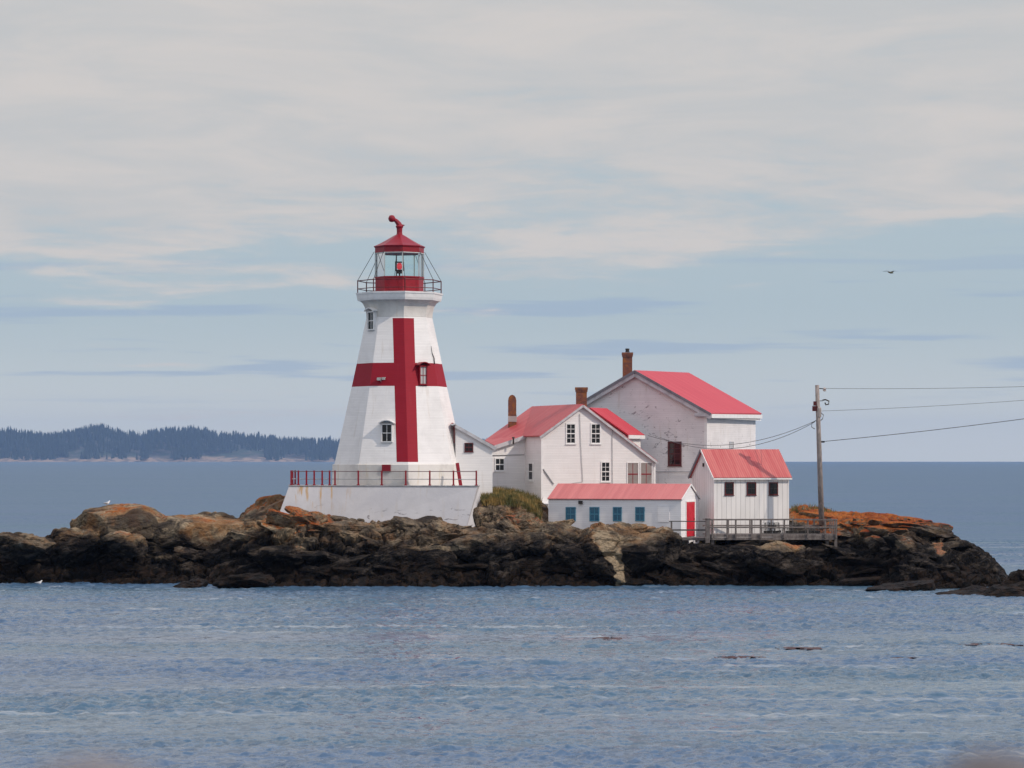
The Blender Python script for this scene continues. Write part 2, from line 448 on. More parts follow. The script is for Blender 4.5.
def rock_material(name, lichen=1.0, tan=0.0, attr=True):
    m, t, b = material(name)
    g = t.node('ShaderNodeNewGeometry')
    P = g.outputs['Position']; x, y, z = t.sep(P)
    nx, ny, nz = t.sep(g.outputs['Normal'])
    U = t.m('ADD', t.m('MULTIPLY', x, .92), t.m('MULTIPLY', z, .38))
    W_ = t.m('SUBTRACT', t.m('MULTIPLY', z, .92), t.m('MULTIPLY', x, .30))
    S = t.comb(U, y, t.m('MULTIPLY', W_, 2.6))
    nb = t.noise(P, 0.35, 5, 0.62, 0.4)
    ns = t.noise(S, 0.9, 6, 0.68, 0.5)
    nf = t.noise(P, 5.0, 5, 0.7)
    nm = t.noise(t.v('ADD', P, (40, 3, 9)), 0.8, 5, 0.65, 0.6)
    nl = t.noise(t.v('ADD', P, (4, 33, 9)), 0.32, 6, 0.62, 0.7)
    zz = t.m('ADD', z, t.m('MULTIPLY', t.m('SUBTRACT', nb, 0.5), 4.2))
    # grey granite with pinkish and buff beds
    granite = t.mix(t.ramp(ns, 0.35, 0.62), (0.045, 0.039, 0.036), (0.15, 0.125, 0.10))
    granite = t.mix(t.ramp(nm, 0.48, 0.66), granite, (0.27, 0.20, 0.125))
    granite = t.mix(t.ramp(ns, 0.60, 0.72), granite, (0.42, 0.38, 0.33))
    if attr:
        a = t.node('ShaderNodeAttribute', attribute_name='zones').outputs['Color']
        la, ta, pa = t.sep(a)
    else:
        la, ta, pa = lichen, tan, 0.0
    buff = t.mix(t.ramp(nm, 0.35, 0.7), (0.28, 0.205, 0.12), (0.46, 0.37, 0.25))
    buff = t.mix(t.ramp(ns, 0.52, 0.4, 0, .75), buff, (0.075, 0.058, 0.042))
    granite = t.mix(t.m('MULTIPLY', ta, t.ramp(nb, 0.25, 0.5, .6, 1.0)), granite, buff)
    # rusty iron stain over the buff beds
    nr_ = t.noise(t.v('ADD', P, (14, 3, 29)), 0.55, 5, 0.65, 0.8)
    granite = t.mix(t.m('MULTIPLY', t.m('ADD', t.m('MULTIPLY', ta, .5), .20), t.ramp(nr_, 0.45, 0.58)), granite, (0.26, 0.115, 0.035))
    granite = t.mix(t.ramp(nf, 0.52, 0.66, 0, .5), granite, (0.05, 0.042, 0.038))
    zz = t.m('ADD', zz, t.m('MULTIPLY', pa, 3.5))
    # dark crusts
    granite = t.mix(t.m('MULTIPLY', t.ramp(nl, 0.50, 0.38), 0.8), granite, (0.030, 0.027, 0.026))
    # xanthoria lichen on what faces up, well above the tide
    up = t.ramp(nz, 0.0, 0.75, 0.15, 1.0)
    lf = t.m('MULTIPLY', t.m('MULTIPLY', up, la), t.ramp(zz, 2.7, 4.2))
    lm = t.ramp(t.m('ADD', t.m('MULTIPLY', nl, 0.6), t.m('MULTIPLY', nf, 0.4)), t.m('SUBTRACT', 0.72, t.m('MULTIPLY', lf, 0.34)), t.m('SUBTRACT', 0.80, t.m('MULTIPLY', lf, 0.34)))
    lm = t.m('MULTIPLY', lm, t.ramp(lf, 0.05, 0.4))
    orange = t.mix(t.ramp(nm, 0.35, 0.62), (0.26, 0.045, 0.010), (0.42, 0.125, 0.020))
    orange = t.mix(t.ramp(nf, 0.50, 0.66, 0, .8), orange, (0.13, 0.055, 0.022))
    granite = t.mix(pa, granite, t.mix(t.ramp(ns, .4, .65), (0.38, 0.30, 0.20), (0.17, 0.14, 0.10)))
    col = t.mix(t.m('MULTIPLY', t.m('MULTIPLY', lm, 0.9), t.m('SUBTRACT', 1.0, pa)), granite, orange)
    # black lichen band and then brown wrack on the tidal rock
    blackband = t.ramp(zz, 3.9, 2.5)
    blk = t.mix(t.ramp(ns, 0.48, 0.66), (0.004, 0.004, 0.005), (0.075, 0.062, 0.052))
    blk = t.mix(t.ramp(nf, 0.55, 0.68, 0, .8), blk, (0.060, 0.047, 0.036))
    col = t.mix(t.m('MULTIPLY', blackband, t.ramp(ns, 0.64, 0.72, .97, .60)), col, blk)
    wrack = t.mix(t.ramp(t.noise(P, 2.2, 4, .7), 0.38, 0.68), (0.004, 0.0035, 0.003), (0.030, 0.017, 0.010))
    col = t.mix(t.ramp(zz, 1.7, 0.8), col, wrack)
    t.put(b.inputs['Base Color'], col)
    t.put(b.inputs['Roughness'], t.ramp(z, 0.2, 1.6, 0.55, 0.93))
    b.inputs['Specular IOR Level'].default_value = 0.15
    # small plates of every lichen patch differ
    h = t.m('ADD', t.m('MULTIPLY', ns, 0.8), t.m('MULTIPLY', nf, 0.30))
    t.put(b.inputs['Normal'], t.bump(h, 1.0, 0.55))
    return m

def blob_noise(V, s=1.0, amp=1.0):
    return amp * rock_displace(V[:, 0]*s, V[:, 1]*s, V[:, 2]*s)

_ico = {}
def ico(sub):
    if sub not in _ico:
        import bmesh
        bm = bmesh.new(); bmesh.ops.create_icosphere(bm, subdivisions=sub, radius=1.0)
        _ico[sub] = (np.array([v.co[:] for v in bm.verts]), np.array([[v.index for v in f.verts] for f in bm.faces])); bm.free()
    return _ico[sub]

def boulder_arrays(c, size, rot, seed, sub=4, cuts=7, rough=0.5, tilt=0.0, power=0.8):
    """a jointed lump: a sphere flattened by random planes, then weathered"""
    V, Fc = ico(sub); V = V.copy()
    r = np.random.default_rng(seed)
    V = np.sign(V) * np.abs(V) ** (power if power != .8 else .74)
    for i in range(cuts + 2):
        n = r.normal(size=3); n /= np.linalg.norm(n); d = r.uniform(.5, .85)
        q = V @ n; over = q > d
        V[over] -= np.outer(q[over] - d, n) * 0.92
    V = V * np.array(size)
    ct, st = math.cos(tilt), math.sin(tilt)
    V = np.stack([V[:, 0]*ct - V[:, 2]*st, V[:, 1], V[:, 0]*st + V[:, 2]*ct], -1)
    cr, sr = math.cos(rot), math.sin(rot)
    V = np.stack([V[:, 0]*cr - V[:, 1]*sr, V[:, 0]*sr + V[:, 1]*cr, V[:, 2]], -1)
    Wd = V + np.array(c)
    L = np.linalg.norm(V, axis=1)[:, None] + 1e-6
    s = min(size)
    d = rough * (0.35 * s * fbm(Wd[:, 0]*.9/s, Wd[:, 1]*.9/s, Wd[:, 2]*1.3/s, 4)) + rough * min(1, s*.6) * rock_displace(Wd[:, 0], Wd[:, 1], Wd[:, 2]) * .6
    return Wd + V / L * d[:, None], Fc

def zone_at(X, Y, Z):
    p = X / np.maximum(Y, 1) * F + 512
    li = np.interp(p, [-50, 0, 60, 165, 175, 240, 255, 330, 350, 470, 480, 560, 660, 700, 780, 800, 1000], [.6, .7, .6, .7, .6, .6, .7, .8, .5, .55, .6, .6, .65, .25, .35, 1.05, 1.2])
    ta = np.interp(p, [-50, 40, 70, 200, 290, 310, 480, 500, 560, 660, 700, 760, 820, 850, 870], [.15, .4, .8, .8, .8, .3, .3, .5, .65, .7, .25, .3, .6, .2, .1])
    return li, ta

def set_zones(o, V, pale=None):
    li, ta = zone_at(V[:, 0], V[:, 1], V[:, 2])
    pa = np.zeros(len(V)) if pale is None else pale
    a = o.data.color_attributes.new('zones', 'FLOAT_COLOR', 'POINT')
    a.data.foreach_set('color', np.stack([li, ta, pa, np.ones(len(V))], -1).astype(np.float32).ravel())

ROCK = rock_material('island_rock')
def terrain_z(X, Y):
    p = X / 207.0 * F + 512
    yw = CAM_H * F / (interp(YW, p) - HY)
    d = Y - yw
    Yf, Ym, Yb = yw + 4.0, yw + 9.5, yw + 14.5
    zf = CAM_H + (HY - interp(FC, X/Yf*F+512)) / F * Yf
    zm = CAM_H + (HY - interp(MC, X/Ym*F+512)) / F * Ym
    zb = CAM_H + (HY - interp(BC, X/Yb*F+512)) / F * Yb
    e = lambda a, b: sstep(d, a, b)
    Z = -1.6 + 1.6 * np.clip((d + 2.6) / 2.6, 0, 1)
    Z = np.where(d > 0, 0 + np.minimum(1.1, zf) * e(-.3, 1.2), Z)
    Z = Z + (zf - np.minimum(1.1, zf)) * e(1.0, 4.0) * (d > 0)
    Z = Z + (zm - zf) * e(5.0, 9.0) + (zb - zm) * e(10.0, 14.0)
    Z = Z - (zb + 1.8) * e(21.0, 27.0)
    return Z

def build_island():
    xs = np.concatenate([np.arange(-44, 38, .10)])
    ys = np.concatenate([np.arange(193, 207, .09), np.arange(207, 216, .14), np.arange(216, 232, .4)])
    X, Y = np.meshgrid(xs, ys)
    Z = terrain_z(X, Y)
    # ends of the island go under
    amp = 0.35 + 0.65 * sstep(Z, -1.0, 1.5)
    e = 0.25
    Zx = (terrain_z(X + e, Y) - terrain_z(X - e, Y)) / (2*e); Zy = (terrain_z(X, Y + e) - terrain_z(X, Y - e)) / (2*e)
    Nn = np.sqrt(Zx**2 + Zy**2 + 1)
    D = rock_displace(X, Y, Z) * amp
    # calmer ground under the buildings and in the grass hollow
    p = X / Y * F + 512
    flat = sstep(Y, 205.0, 207.5) * (1 - sstep(Y, 219, 222)) * sstep(p, 290, 310) * (1 - sstep(p, 780, 800))
    smooth_dome = sstep(p, 60, 90) * (1 - sstep(p, 285, 300)) * sstep(Y, 207.5, 210)
    crown = sstep(p, 785, 800) * sstep(Y, 205, 207)
    D = D * (1 - .62 * crown) + crown * .16 * ridged(X*.35 + Z*.3, Y*.5, Z, 3)
    D = D * (1 - .75 * flat) * (1 - .55 * smooth_dome)
    X2 = X - Zx / Nn * D; Y2 = Y - Zy / Nn * D; Z2 = Z + D / Nn
    V = np.stack([X2, Y2, Z2], -1).reshape(-1, 3); Q = grid_faces(*X.shape)
    T = np.concatenate([Q[:, [0, 1, 2]], Q[:, [0, 2, 3]]])
    Vs = [V]; Ts = [T]; n = len(V); pales = [np.zeros(len(V))]
    r = np.random.default_rng(5)
    def add(c, size, rot, seed, pale=0.0, **kw):
        nonlocal n
        v, f = boulder_arrays(c, size, rot, seed, **kw)
        Vs.append(v); Ts.append(f + n); n += len(v); pales.append(np.full(len(v), pale))
    # outcrops and ledges grown into the slope, following the dip of the beds
    for i in range(300):
        x = r.uniform(-42, 34.5)
        pp = x / 203 * F + 512
        yw = CAM_H * F / (float(interp(YW, pp)) - HY)
        d = r.uniform(1.0, 6.5)
        if 540 < pp < 870 and d > 4: d = r.uniform(.2, 4)
        y = yw + d
        z = float(terrain_z(np.array([[x]]), np.array([[y]]))[0, 0])
        if z < -0.2 or pp > 962 or (pp < 255 and z > 2.4): continue
        s = r.uniform(.35, 1.0) * (1.5 if r.random() < .25 else 1)
        sx = s * r.uniform(1.3, 3.2); sz = s * r.uniform(.42, .75)
        if z < 1.6: sz *= .6; s *= .8
        add((x, y + .25, z - sz * .45), (sx, s * r.uniform(.8, 1.2), sz), r.uniform(-.3, .3), 100 + i, sub=4 if s < .7 else 5, tilt=-r.uniform(.0, .45) if r.random() < .75 else r.uniform(0, .3), rough=.7)
    # right crown of the island: broken orange blocks
    for i in range(16):
        pp = r.uniform(800, 925); y = r.uniform(204, 213)
        x = wx(pp, y); z = float(terrain_z(np.array([[x]]), np.array([[y]]))[0, 0])
        s = r.uniform(.8, 1.3)
        add((x, y, z - .28), (s * r.uniform(1.6, 2.6), s, s * .38), r.uniform(-.3, .3), 700 + i, sub=5, tilt=-r.uniform(.02, .16), rough=.6)
    for i in range(70):
        pp = r.uniform(795, 955); y = r.uniform(204.5, 211.5)
        x = wx(pp, y); z = float(terrain_z(np.array([[x]]), np.array([[y]]))[0, 0])
        s = r.uniform(.22, .5)
        add((x, y, z - s*.12), (s * r.uniform(1.2, 2.2), s, s * r.uniform(.45, .8)), r.uniform(-.6, .6), 900 + i, sub=3, tilt=r.uniform(-.3, .2), rough=.5)
    def shape(px0, px1, ytop, ybot, Y, depth, seed, **kw):
        a = at(px0, ytop, Y); b_ = at(px1, ybot, Y)
        c = ((a.x + b_.x) / 2, Y, (a.z + b_.z) / 2)
        add(c, (abs(b_.x - a.x) / 2, depth, abs(a.z - b_.z) / 2), 0.0, seed, **kw)
    # the large forms one can tell in the photograph
    shape(66, 168, 503, 560, 208.5, 3.2, 1, sub=6, cuts=5, rough=.2, tilt=.10, power=.95)
    shape(88, 172, 504, 545, 210.0, 3.0, 21, sub=6, cuts=4, rough=.18, tilt=-.12, power=.9)
    shape(48, 125, 521, 566, 206.5, 2.2, 2, sub=6, cuts=6, rough=.45, tilt=.22)
    shape(140, 250, 508, 562, 209.0, 3.4, 3, sub=6, cuts=5, rough=.18, tilt=.10, power=.95)
    shape(248, 300, 495, 540, 212.5, 2.4, 4, sub=5, cuts=3, rough=.15, tilt=.15, power=.9)
    shape(100, 150, 532, 562, 204.9, 1.6, 8, sub=5, cuts=6, rough=.5)
    shape(-20, 58, 534, 566, 204.8, 2.2, 5, sub=6, cuts=6, rough=.6, tilt=-.1)
    shape(556, 664, 516, 585, 201.8, 2.6, 6, sub=6, cuts=7, rough=.5, power=.75)
    shape(640, 682, 527, 565, 202.3, 1.8, 7, sub=5, cuts=5, rough=.5)
    shape(588, 632, 545, 596, 200.6, 1.7, 9, sub=6, cuts=6, rough=.5)
    shape(560, 598, 548, 592, 200.6, 1.4, 10, sub=6, cuts=6, rough=.5)
    shape(440, 560, 533, 566, 201.4, 2.0, 12, sub=6, cuts=7, rough=.6, tilt=.06)
    shape(745, 812, 540, 575, 201.2, 2.0, 13, sub=6, cuts=6, rough=.5, tilt=-.15)
    shape(492, 538, 519, 548, 205.6, 2.0, 14, sub=5, cuts=7, rough=.6, tilt=-.35)
    shape(345, 470, 545, 590, 200.6, 1.7, 15, sub=6, cuts=7, rough=.6, tilt=.22)
    shape(850, 960, 538, 588, 203.6, 2.8, 16, sub=6, cuts=7, rough=.7, tilt=-.1)
    shape(915, 998, 548, 600, 202.5, 2.5, 17, sub=6, cuts=7, rough=.6, tilt=-.35)
    V = np.concatenate(Vs); T = np.concatenate(Ts); pale = np.concatenate(pales)
    # a pale quartz vein face running down the brown bulge, and smaller pale beds
    pxx = V[:, 0] / V[:, 1] * F + 512; pyy = HY - (V[:, 2] - CAM_H) / V[:, 1] * F
    wob = 5 * fbm(V[:, 0]*.9, V[:, 1]*.9, V[:, 2]*.9, 3)
    cx_ = np.interp(pyy, [528, 545, 565, 590], [600, 606, 619, 621]); hw_ = np.interp(pyy, [526, 536, 556, 572, 592], [2, 9, 9, 6, 6])
    pale = np.maximum(pale, .95 * (1 - sstep(np.abs(pxx - cx_ + wob) - hw_, -2, 1.5)) * (pyy > 530) * (V[:, 1] < 206))
    for (qx, qy, qw, qh, st) in ((538, 547, 9, 4, .7), (440, 548, 34, 3, .35), (300, 547, 7, 5, .5), (160, 556, 26, 2.5, .3), (780, 546, 26, 6, .35), (905, 545, 10, 6, .5), (940, 548, 5, 8, .5), (350, 536, 16, 5, .4), (122, 531, 22, 3, .4)):
        rr_ = ((pxx - qx + wob) / qw)**2 + ((pyy - qy + wob*.6) / qh)**2
        pale = np.maximum(pale, st * (1 - sstep(rr_, .5, 1.2)) * (V[:, 1] < 207))
    o = np_mesh('island_ground', V, T, ROCK, tri=True, kind='structure', smooth=False)
    set_zones(o, V, pale)
    # shade smooth by angle is too slow on this many faces; the facets are real
    return o
build_island()

def loose_rock(px0, px1, ytop, ybot, Y, depth, seed, label, sub=5, name='boulder', group=None, cat='boulder', **kw):
    a = at(px0, ytop, Y); b_ = at(px1, ybot, Y)
    c = Vector(((a.x + b_.x) / 2, Y, (a.z + b_.z) / 2))
    v, f = boulder_arrays(c, (abs(b_.x - a.x) / 2, depth, abs(a.z - b_.z) / 2), 0, seed, sub=sub, **kw)
    o = np_mesh(name, v - np.array(c), f, ROCK, tri=True, smooth=False)
    o.location = c
    set_zones(o, v)
    return tagged(o, label, cat, group)
loose_rock(284, 319, 508, 530, 202.6, 1.3, 31, 'orange lichen covered boulder at the left foot of the white terrace wall', rough=.7)
loose_rock(331, 358, 519, 534, 202.8, .9, 32, 'dark round boulder with a rusty cap below the terrace wall')
loose_rock(424, 449, 520, 534, 202.8, .8, 33, 'small orange topped boulder below the right half of the terrace wall')
loose_rock(258, 310, 545, 562, 200.8, .9, 34, 'orange patched boulder low on the dark slope left of the terrace')
loose_rock(524, 552, 538, 555, 200.6, .7, 35, 'pale tan boulder lying on the ledge below the grass hollow')
loose_rock(553, 586, 543, 562, 200.2, 1.0, 36, 'brown grey boulder wedged left of the brown rock bulge')
REEFS = 'low seaweed covered reefs awash off the shore'
loose_rock(858, 954, 580, 602, 193.6, 1.6, 41, 'flat dark reef awash just off the right shore of the island', name='reef', cat='reef', group=REEFS, rough=.8, tilt=.02)
loose_rock(928, 1075, 581, 614, 186.0, 2.2, 42, 'long dark reef reaching in from the right edge of the water', name='reef', cat='reef', group=REEFS, rough=.8, tilt=.05)
loose_rock(984, 1110, 566, 620, 188.5, 2.4, 43, 'tallest dark reef rock at the right edge of the picture', name='reef', cat='reef', group=REEFS, rough=.8)
loose_rock(170, 214, 578, 594, 198.6, 1.5, 44, 'small dark reef at the waterline below the left domes', name='reef', cat='reef', group=REEFS, rough=.8)
loose_rock(214, 276, 573, 596, 198.0, 1.6, 45, 'broader dark reef beside the small one left of the tower', name='reef', cat='reef', group=REEFS, rough=.8)
# ------------------------------------------------------------------ building tools
UP = Vector((0, 0, 1))
class MB:
    """collects shapes into one mesh"""
    def __init__(s): s.v = []; s.f = []; s.m = []
    def add(s, v, f, mi=0):
        k_ = len(s.v); s.v += [Vector(p) for p in v]; s.f += [tuple(i + k_ for i in q) for q in f]; s.m += [mi] * len(f)
    def hexa(s, p, mi=0):   # 8 points: bottom ring 0-3, top ring 4-7
        s.add(p, [(0,3,2,1),(4,5,6,7),(0,1,5,4),(1,2,6,5),(2,3,7,6),(3,0,4,7)], mi)
    def box(s, c, sx, sy, sz, u=Vector((1,0,0)), v=None, w=UP, mi=0):
        """box with centre c and full sizes along u, v, w"""
        u = Vector(u); w_ = Vector(w)
        if v is None: v = w_.cross(u).normalized()
        c = Vector(c); a = u*(sx/2); b = Vector(v)*(sy/2); d = w_*(sz/2)
        s.hexa([c-a-b-d, c+a-b-d, c+a+b-d, c-a+b-d, c-a-b+d, c+a-b+d, c+a+b+d, c-a+b+d], mi)
    def bar(s, a, b, wd, hd=None, mi=0, up=UP):
        """rectangular bar from a to b"""
        a = Vector(a); b = Vector(b); d = (b - a); L = d.length; d.normalize()
        hd = hd or wd
        if abs(d.dot(up)) > .98: up = Vector((0, 1, 0))
        x = d.cross(up).normalized(); y = x.cross(d).normalized()
        s.hexa([a-x*wd/2-y*hd/2, a+x*wd/2-y*hd/2, a+x*wd/2+y*hd/2, a-x*wd/2+y*hd/2,
                b-x*wd/2-y*hd/2, b+x*wd/2-y*hd/2, b+x*wd/2+y*hd/2, b-x*wd/2+y*hd/2], mi)
    def tube(s, pts, r, n=6, mi=0, closed=False):
        pts = [Vector(p) for p in pts]; rs = r if isinstance(r, (list, tuple)) else [r]*len(pts)
        rings = []
        for i, p in enumerate(pts):
            d = (pts[min(i+1, len(pts)-1)] - pts[max(i-1, 0)]).normalized()
            up = UP if abs(d.dot(UP)) < .95 else Vector((1, 0, 0))
            x = d.cross(up).normalized(); y = d.cross(x).normalized()
            rings.append([p + (x*math.cos(2*math.pi*k_/n) + y*math.sin(2*math.pi*k_/n))*rs[i] for k_ in range(n)])
        v = [q for r_ in rings for q in r_]; f = []
        for i in range(len(rings)-1):
            for k_ in range(n):
                f.append((i*n+k_, i*n+(k_+1) % n, (i+1)*n+(k_+1) % n, (i+1)*n+k_))
        f.append(tuple(range(n))); f.append(tuple((len(rings)-1)*n+k_ for k_ in reversed(range(n))))
        s.add(v, f, mi)
    def lathe(s, c, prof, n=12, rot=0.0, mi=0, sc_=(1, 1)):
        """prof: list of (radius, z) about the vertical through c"""
        c = Vector(c); v = []; f = []
        for (r, z) in prof:
            for k_ in range(n):
                a = rot + 2*math.pi*k_/n
                v.append(c + Vector((r*math.sin(a)*sc_[0], -r*math.cos(a)*sc_[1], z)))
        for i in range(len(prof)-1):
            for k_ in range(n):
                f.append((i*n+k_, i*n+(k_+1) % n, (i+1)*n+(k_+1) % n, (i+1)*n+k_))
        f.append(tuple(reversed(range(n)))); f.append(tuple((len(prof)-1)*n+k_ for k_ in range(n)))
        s.add(v, f, mi)
    def prism(s, poly, d, mi=0):
        """extrude a 3D polygon by the vector d"""
        n = len(poly); poly = [Vector(p) for p in poly]; d = Vector(d)
        v = poly + [p + d for p in poly]
        f = [tuple(range(n)), tuple(reversed(range(n, 2*n)))] + [(i, i+n, (i+1) % n + n, (i+1) % n) for i in range(n)]
        s.add(v, f, mi)
    def build(s, name, mat=None, root=None, smooth=False, mats=None):
        me_fix = mesh_obj(name, s.v, s.f, mat, root, smooth, mats, s.m if mats else None)
        import bmesh
        bm = bmesh.new(); bm.from_mesh(me_fix.data); bmesh.ops.recalc_face_normals(bm, faces=bm.faces); bm.to_mesh(me_fix.data); bm.free()
        return me_fix

def hit_plane(px, py, A, n):
    """where the view ray through a pixel meets the plane through A with normal n"""
    o = Vector((0, 0, CAM_H)); d = Vector(((px-512)/F, 1, (HY-py)/F)); n = Vector(n)
    return o + d * ((Vector(A) - o).dot(n) / d.dot(n))

# ------------------------------------------------------------------ building materials
def siding(name, kind='clap', base=(0.80, 0.79, 0.77), dirt=0.25, peel=0.0, pitch=0.13, streak=(0.42, 0.33, 0.22)):
    m, t, b = material(name)
    g = t.node('ShaderNodeNewGeometry'); P = g.outputs['Position']; N = g.outputs['Normal']
    x, y, z = t.sep(P)
    tang = t.v('NORMALIZE', t.v('CROSS_PRODUCT', N, (0, 0, 1)))
    s_ = t.v('DOT_PRODUCT', P, tang, out=1)
    n1 = t.noise(P, 0.5, 5, 0.65, 0.3); n2 = t.noise(t.comb(t.m('MULTIPLY', s_, 3.0), 0.0, t.m('MULTIPLY', z, .35)), 1.0, 4, 0.6)
    n3 = t.noise(P, 4.0, 5, 0.7)
    col = t.mix(t.m('MULTIPLY', t.ramp(n1, 0.40, 0.70), dirt), base, tuple(c*.74 for c in base))
    col = t.mix(t.m('MULTIPLY', t.ramp(n2, 0.56, 0.74), dirt*.8), col, streak)
    if kind == 'clap':
        # each board its own slight tone, a dark line under its butt
        row = t.m('DIVIDE', z, pitch); fr = t.m('FRACT', row); fl = t.m('FLOOR', row)
        bt = t.noise(t.comb(t.m('MULTIPLY', s_, .22), fl, 0.0), 1.7, 2, .5)
        col = t.mix(t.ramp(bt, 0.3, 0.7, 0.0, 0.16), col, tuple(c*.62 for c in base))
        line = t.ramp(fr, 0.16, 0.0)
        h = t.m('SUBTRACT', 1.0, fr)
        lt = t.m('MULTIPLY', line, 0.22)
        t.put(b.inputs['Normal'], t.bump(t.m('ADD', h, t.m('MULTIPLY', n3, .25)), 0.45, 0.02))
    elif kind == 'board':
        row = t.m('DIVIDE', s_, pitch); fr = t.m('PINGPONG', row, 0.5); fl = t.m('FLOOR', row)
        bt = t.noise(t.comb(fl, t.m('MULTIPLY', z, .2), 0.0), 1.7, 2, .5)
        col = t.mix(t.ramp(bt, 0.35, 0.65, 0.0, 0.20), col, tuple(c*.6 for c in base))
        line = t.ramp(fr, 0.10, 0.02)
        lt = t.m('MULTIPLY', line, 0.40)
        t.put(b.inputs['Normal'], t.bump(t.m('ADD', t.ramp(fr, 0.0, 0.12), t.m('MULTIPLY', n3, .3)), 0.5, 0.03))
    else:
        lt = 0.0
        t.put(b.inputs['Normal'], t.bump(t.m('ADD', n3, n1), 0.4, 0.03))
    if lt != 0.0: col = t.mix(lt, col, tuple(c*.35 for c in base))
    if peel > 0:
        pn = t.noise(t.v('MULTIPLY', P, (1, 1, 1.5)), 2.2, 6, 0.75, 0.6)
        big = t.noise(P, 0.16, 2, 0.5)
        pm = t.ramp(t.m('ADD', pn, t.m('MULTIPLY', t.m('SUBTRACT', big, 0.5), 0.5)), 0.70 - peel*.1, 0.75 - peel*.1)
        col = t.mix(t.m('MULTIPLY', pm, 0.8), col, (0.22, 0.20, 0.21))
    t.put(b.inputs['Base Color'], col)
    b.inputs['Roughness'].default_value = 0.7
    b.inputs['Specular IOR Level'].default_value = 0.3
    return m

def metal_roof(name, base, fade, rib=0.22, moss=0.15, amt=1.0):
    m, t, b = material(name)
    g = t.node('ShaderNodeNewGeometry'); P = g.outputs['Position']; N = g.outputs['Normal']
    tang = t.v('NORMALIZE', t.v('CROSS_PRODUCT', N, (0, 0, 1)))
    s_ = t.v('DOT_PRODUCT', P, tang, out=1); x, y, z = t.sep(P)
    n1 = t.noise(P, 0.6, 5, 0.6, 0.5); n2 = t.noise(t.comb(t.m('MULTIPLY', s_, 2.2), 0.0, t.m('MULTIPLY', z, .25)), 1.0, 4, 0.65)
    col = t.mix(t.ramp(n2, 0.35, 0.65), base, fade)
    col = t.mix(t.m('MULTIPLY', t.ramp(n1, 0.55, 0.75), moss), col, tuple(c*.5 for c in base))
    fr = t.m('PINGPONG', t.m('DIVIDE', s_, rib), 0.5)
    col = t.mix(t.ramp(fr, 0.14, 0.02, 0.0, 0.28 * amt), col, tuple(c*.35 for c in base))
    t.put(b.inputs['Base Color'], col); b.inputs['Roughness'].default_value = 0.55
    t.put(b.inputs['Normal'], t.bump(t.m('ADD', t.ramp(fr, 0.0, 0.2), t.m('MULTIPLY', n1, .3)), 0.4, 0.03))
    return m

def plain(name, col, rough=0.6, metal=0.0, var=0.15, scale=2.0, spec=0.4, bump=0.0):
    m, t, b = material(name)
    P = pos(t); n = t.noise(P, scale, 5, 0.65, 0.2)
    t.put(b.inputs['Base Color'], t.mix(t.ramp(n, 0.35, 0.7), col, tuple(c*(1-var*2) for c in col)))
    b.inputs['Roughness'].default_value = rough; b.inputs['Metallic'].default_value = metal
    b.inputs['Specular IOR Level'].default_value = spec
    if bump: t.put(b.inputs['Normal'], t.bump(n, bump, 0.05))
    return m

def brick_mat(name):
    m, t, b = material(name)
    g = t.node('ShaderNodeNewGeometry'); P = g.outputs['Position']; N = g.outputs['Normal']; x, y, z = t.sep(P)
    tang = t.v('NORMALIZE', t.v('CROSS_PRODUCT', t.v('ADD', N, (0.001, 0, 0)), (0, 0, 1)))
    s_ = t.v('DOT_PRODUCT', P, tang, out=1)
    br = t.node('ShaderNodeTexBrick'); t.put(br.inputs['Vector'], t.comb(s_, z, 0.0))
    br.inputs['Color1'].default_value = (0.20, 0.055, 0.030, 1); br.inputs['Color2'].default_value = (0.11, 0.040, 0.026, 1)
    br.inputs['Mortar'].default_value = (0.16, 0.13, 0.11, 1); br.inputs['Scale'].default_value = 1.0
    br.inputs['Brick Width'].default_value = 0.22; br.inputs['Row Height'].default_value = 0.075; br.inputs['Mortar Size'].default_value = 0.008
    n = t.noise(P, 2.5, 5, .7)
    col = t.mix(t.ramp(n, 0.45, 0.62), br.outputs[0], (0.26, 0.10, 0.03))
    col = t.mix(t.ramp(n, 0.42, 0.3), col, (0.05, 0.035, 0.03))
    t.put(b.inputs['Base Color'], col); b.inputs['Roughness'].default_value = 0.9
    t.put(b.inputs['Normal'], t.bump(br.outputs[1], 0.5, -0.02))
    return m

def wood_mat(name, a=(0.20, 0.17, 0.15), c=(0.36, 0.32, 0.29)):
    m, t, b = material(name)
    P = pos(t); n = t.noise(t.v('MULTIPLY', P, (2.5, 2.5, 1.0)), 2.0, 6, 0.7, .5)
    t.put(b.inputs['Base Color'], t.mix(t.ramp(n, 0.3, 0.7), a, c)); b.inputs['Roughness'].default_value = 0.9
    t.put(b.inputs['Normal'], t.bump(n, 0.5, 0.02))
    return m

def glass_pane(name, tint=(0.02, 0.022, 0.026), rough=0.08, spec=0.5):
    m, t, b = material(name)
    P = pos(t); n = t.noise(P, 1.3, 3, .5)
    t.put(b.inputs['Base Color'], t.mix(n, tint, tuple(q*1.8 for q in tint))); b.inputs['Roughness'].default_value = rough
    b.inputs['Specular IOR Level'].default_value = spec
    t.put(b.inputs['Normal'], t.bump(n, 0.06, 0.1))
    return m

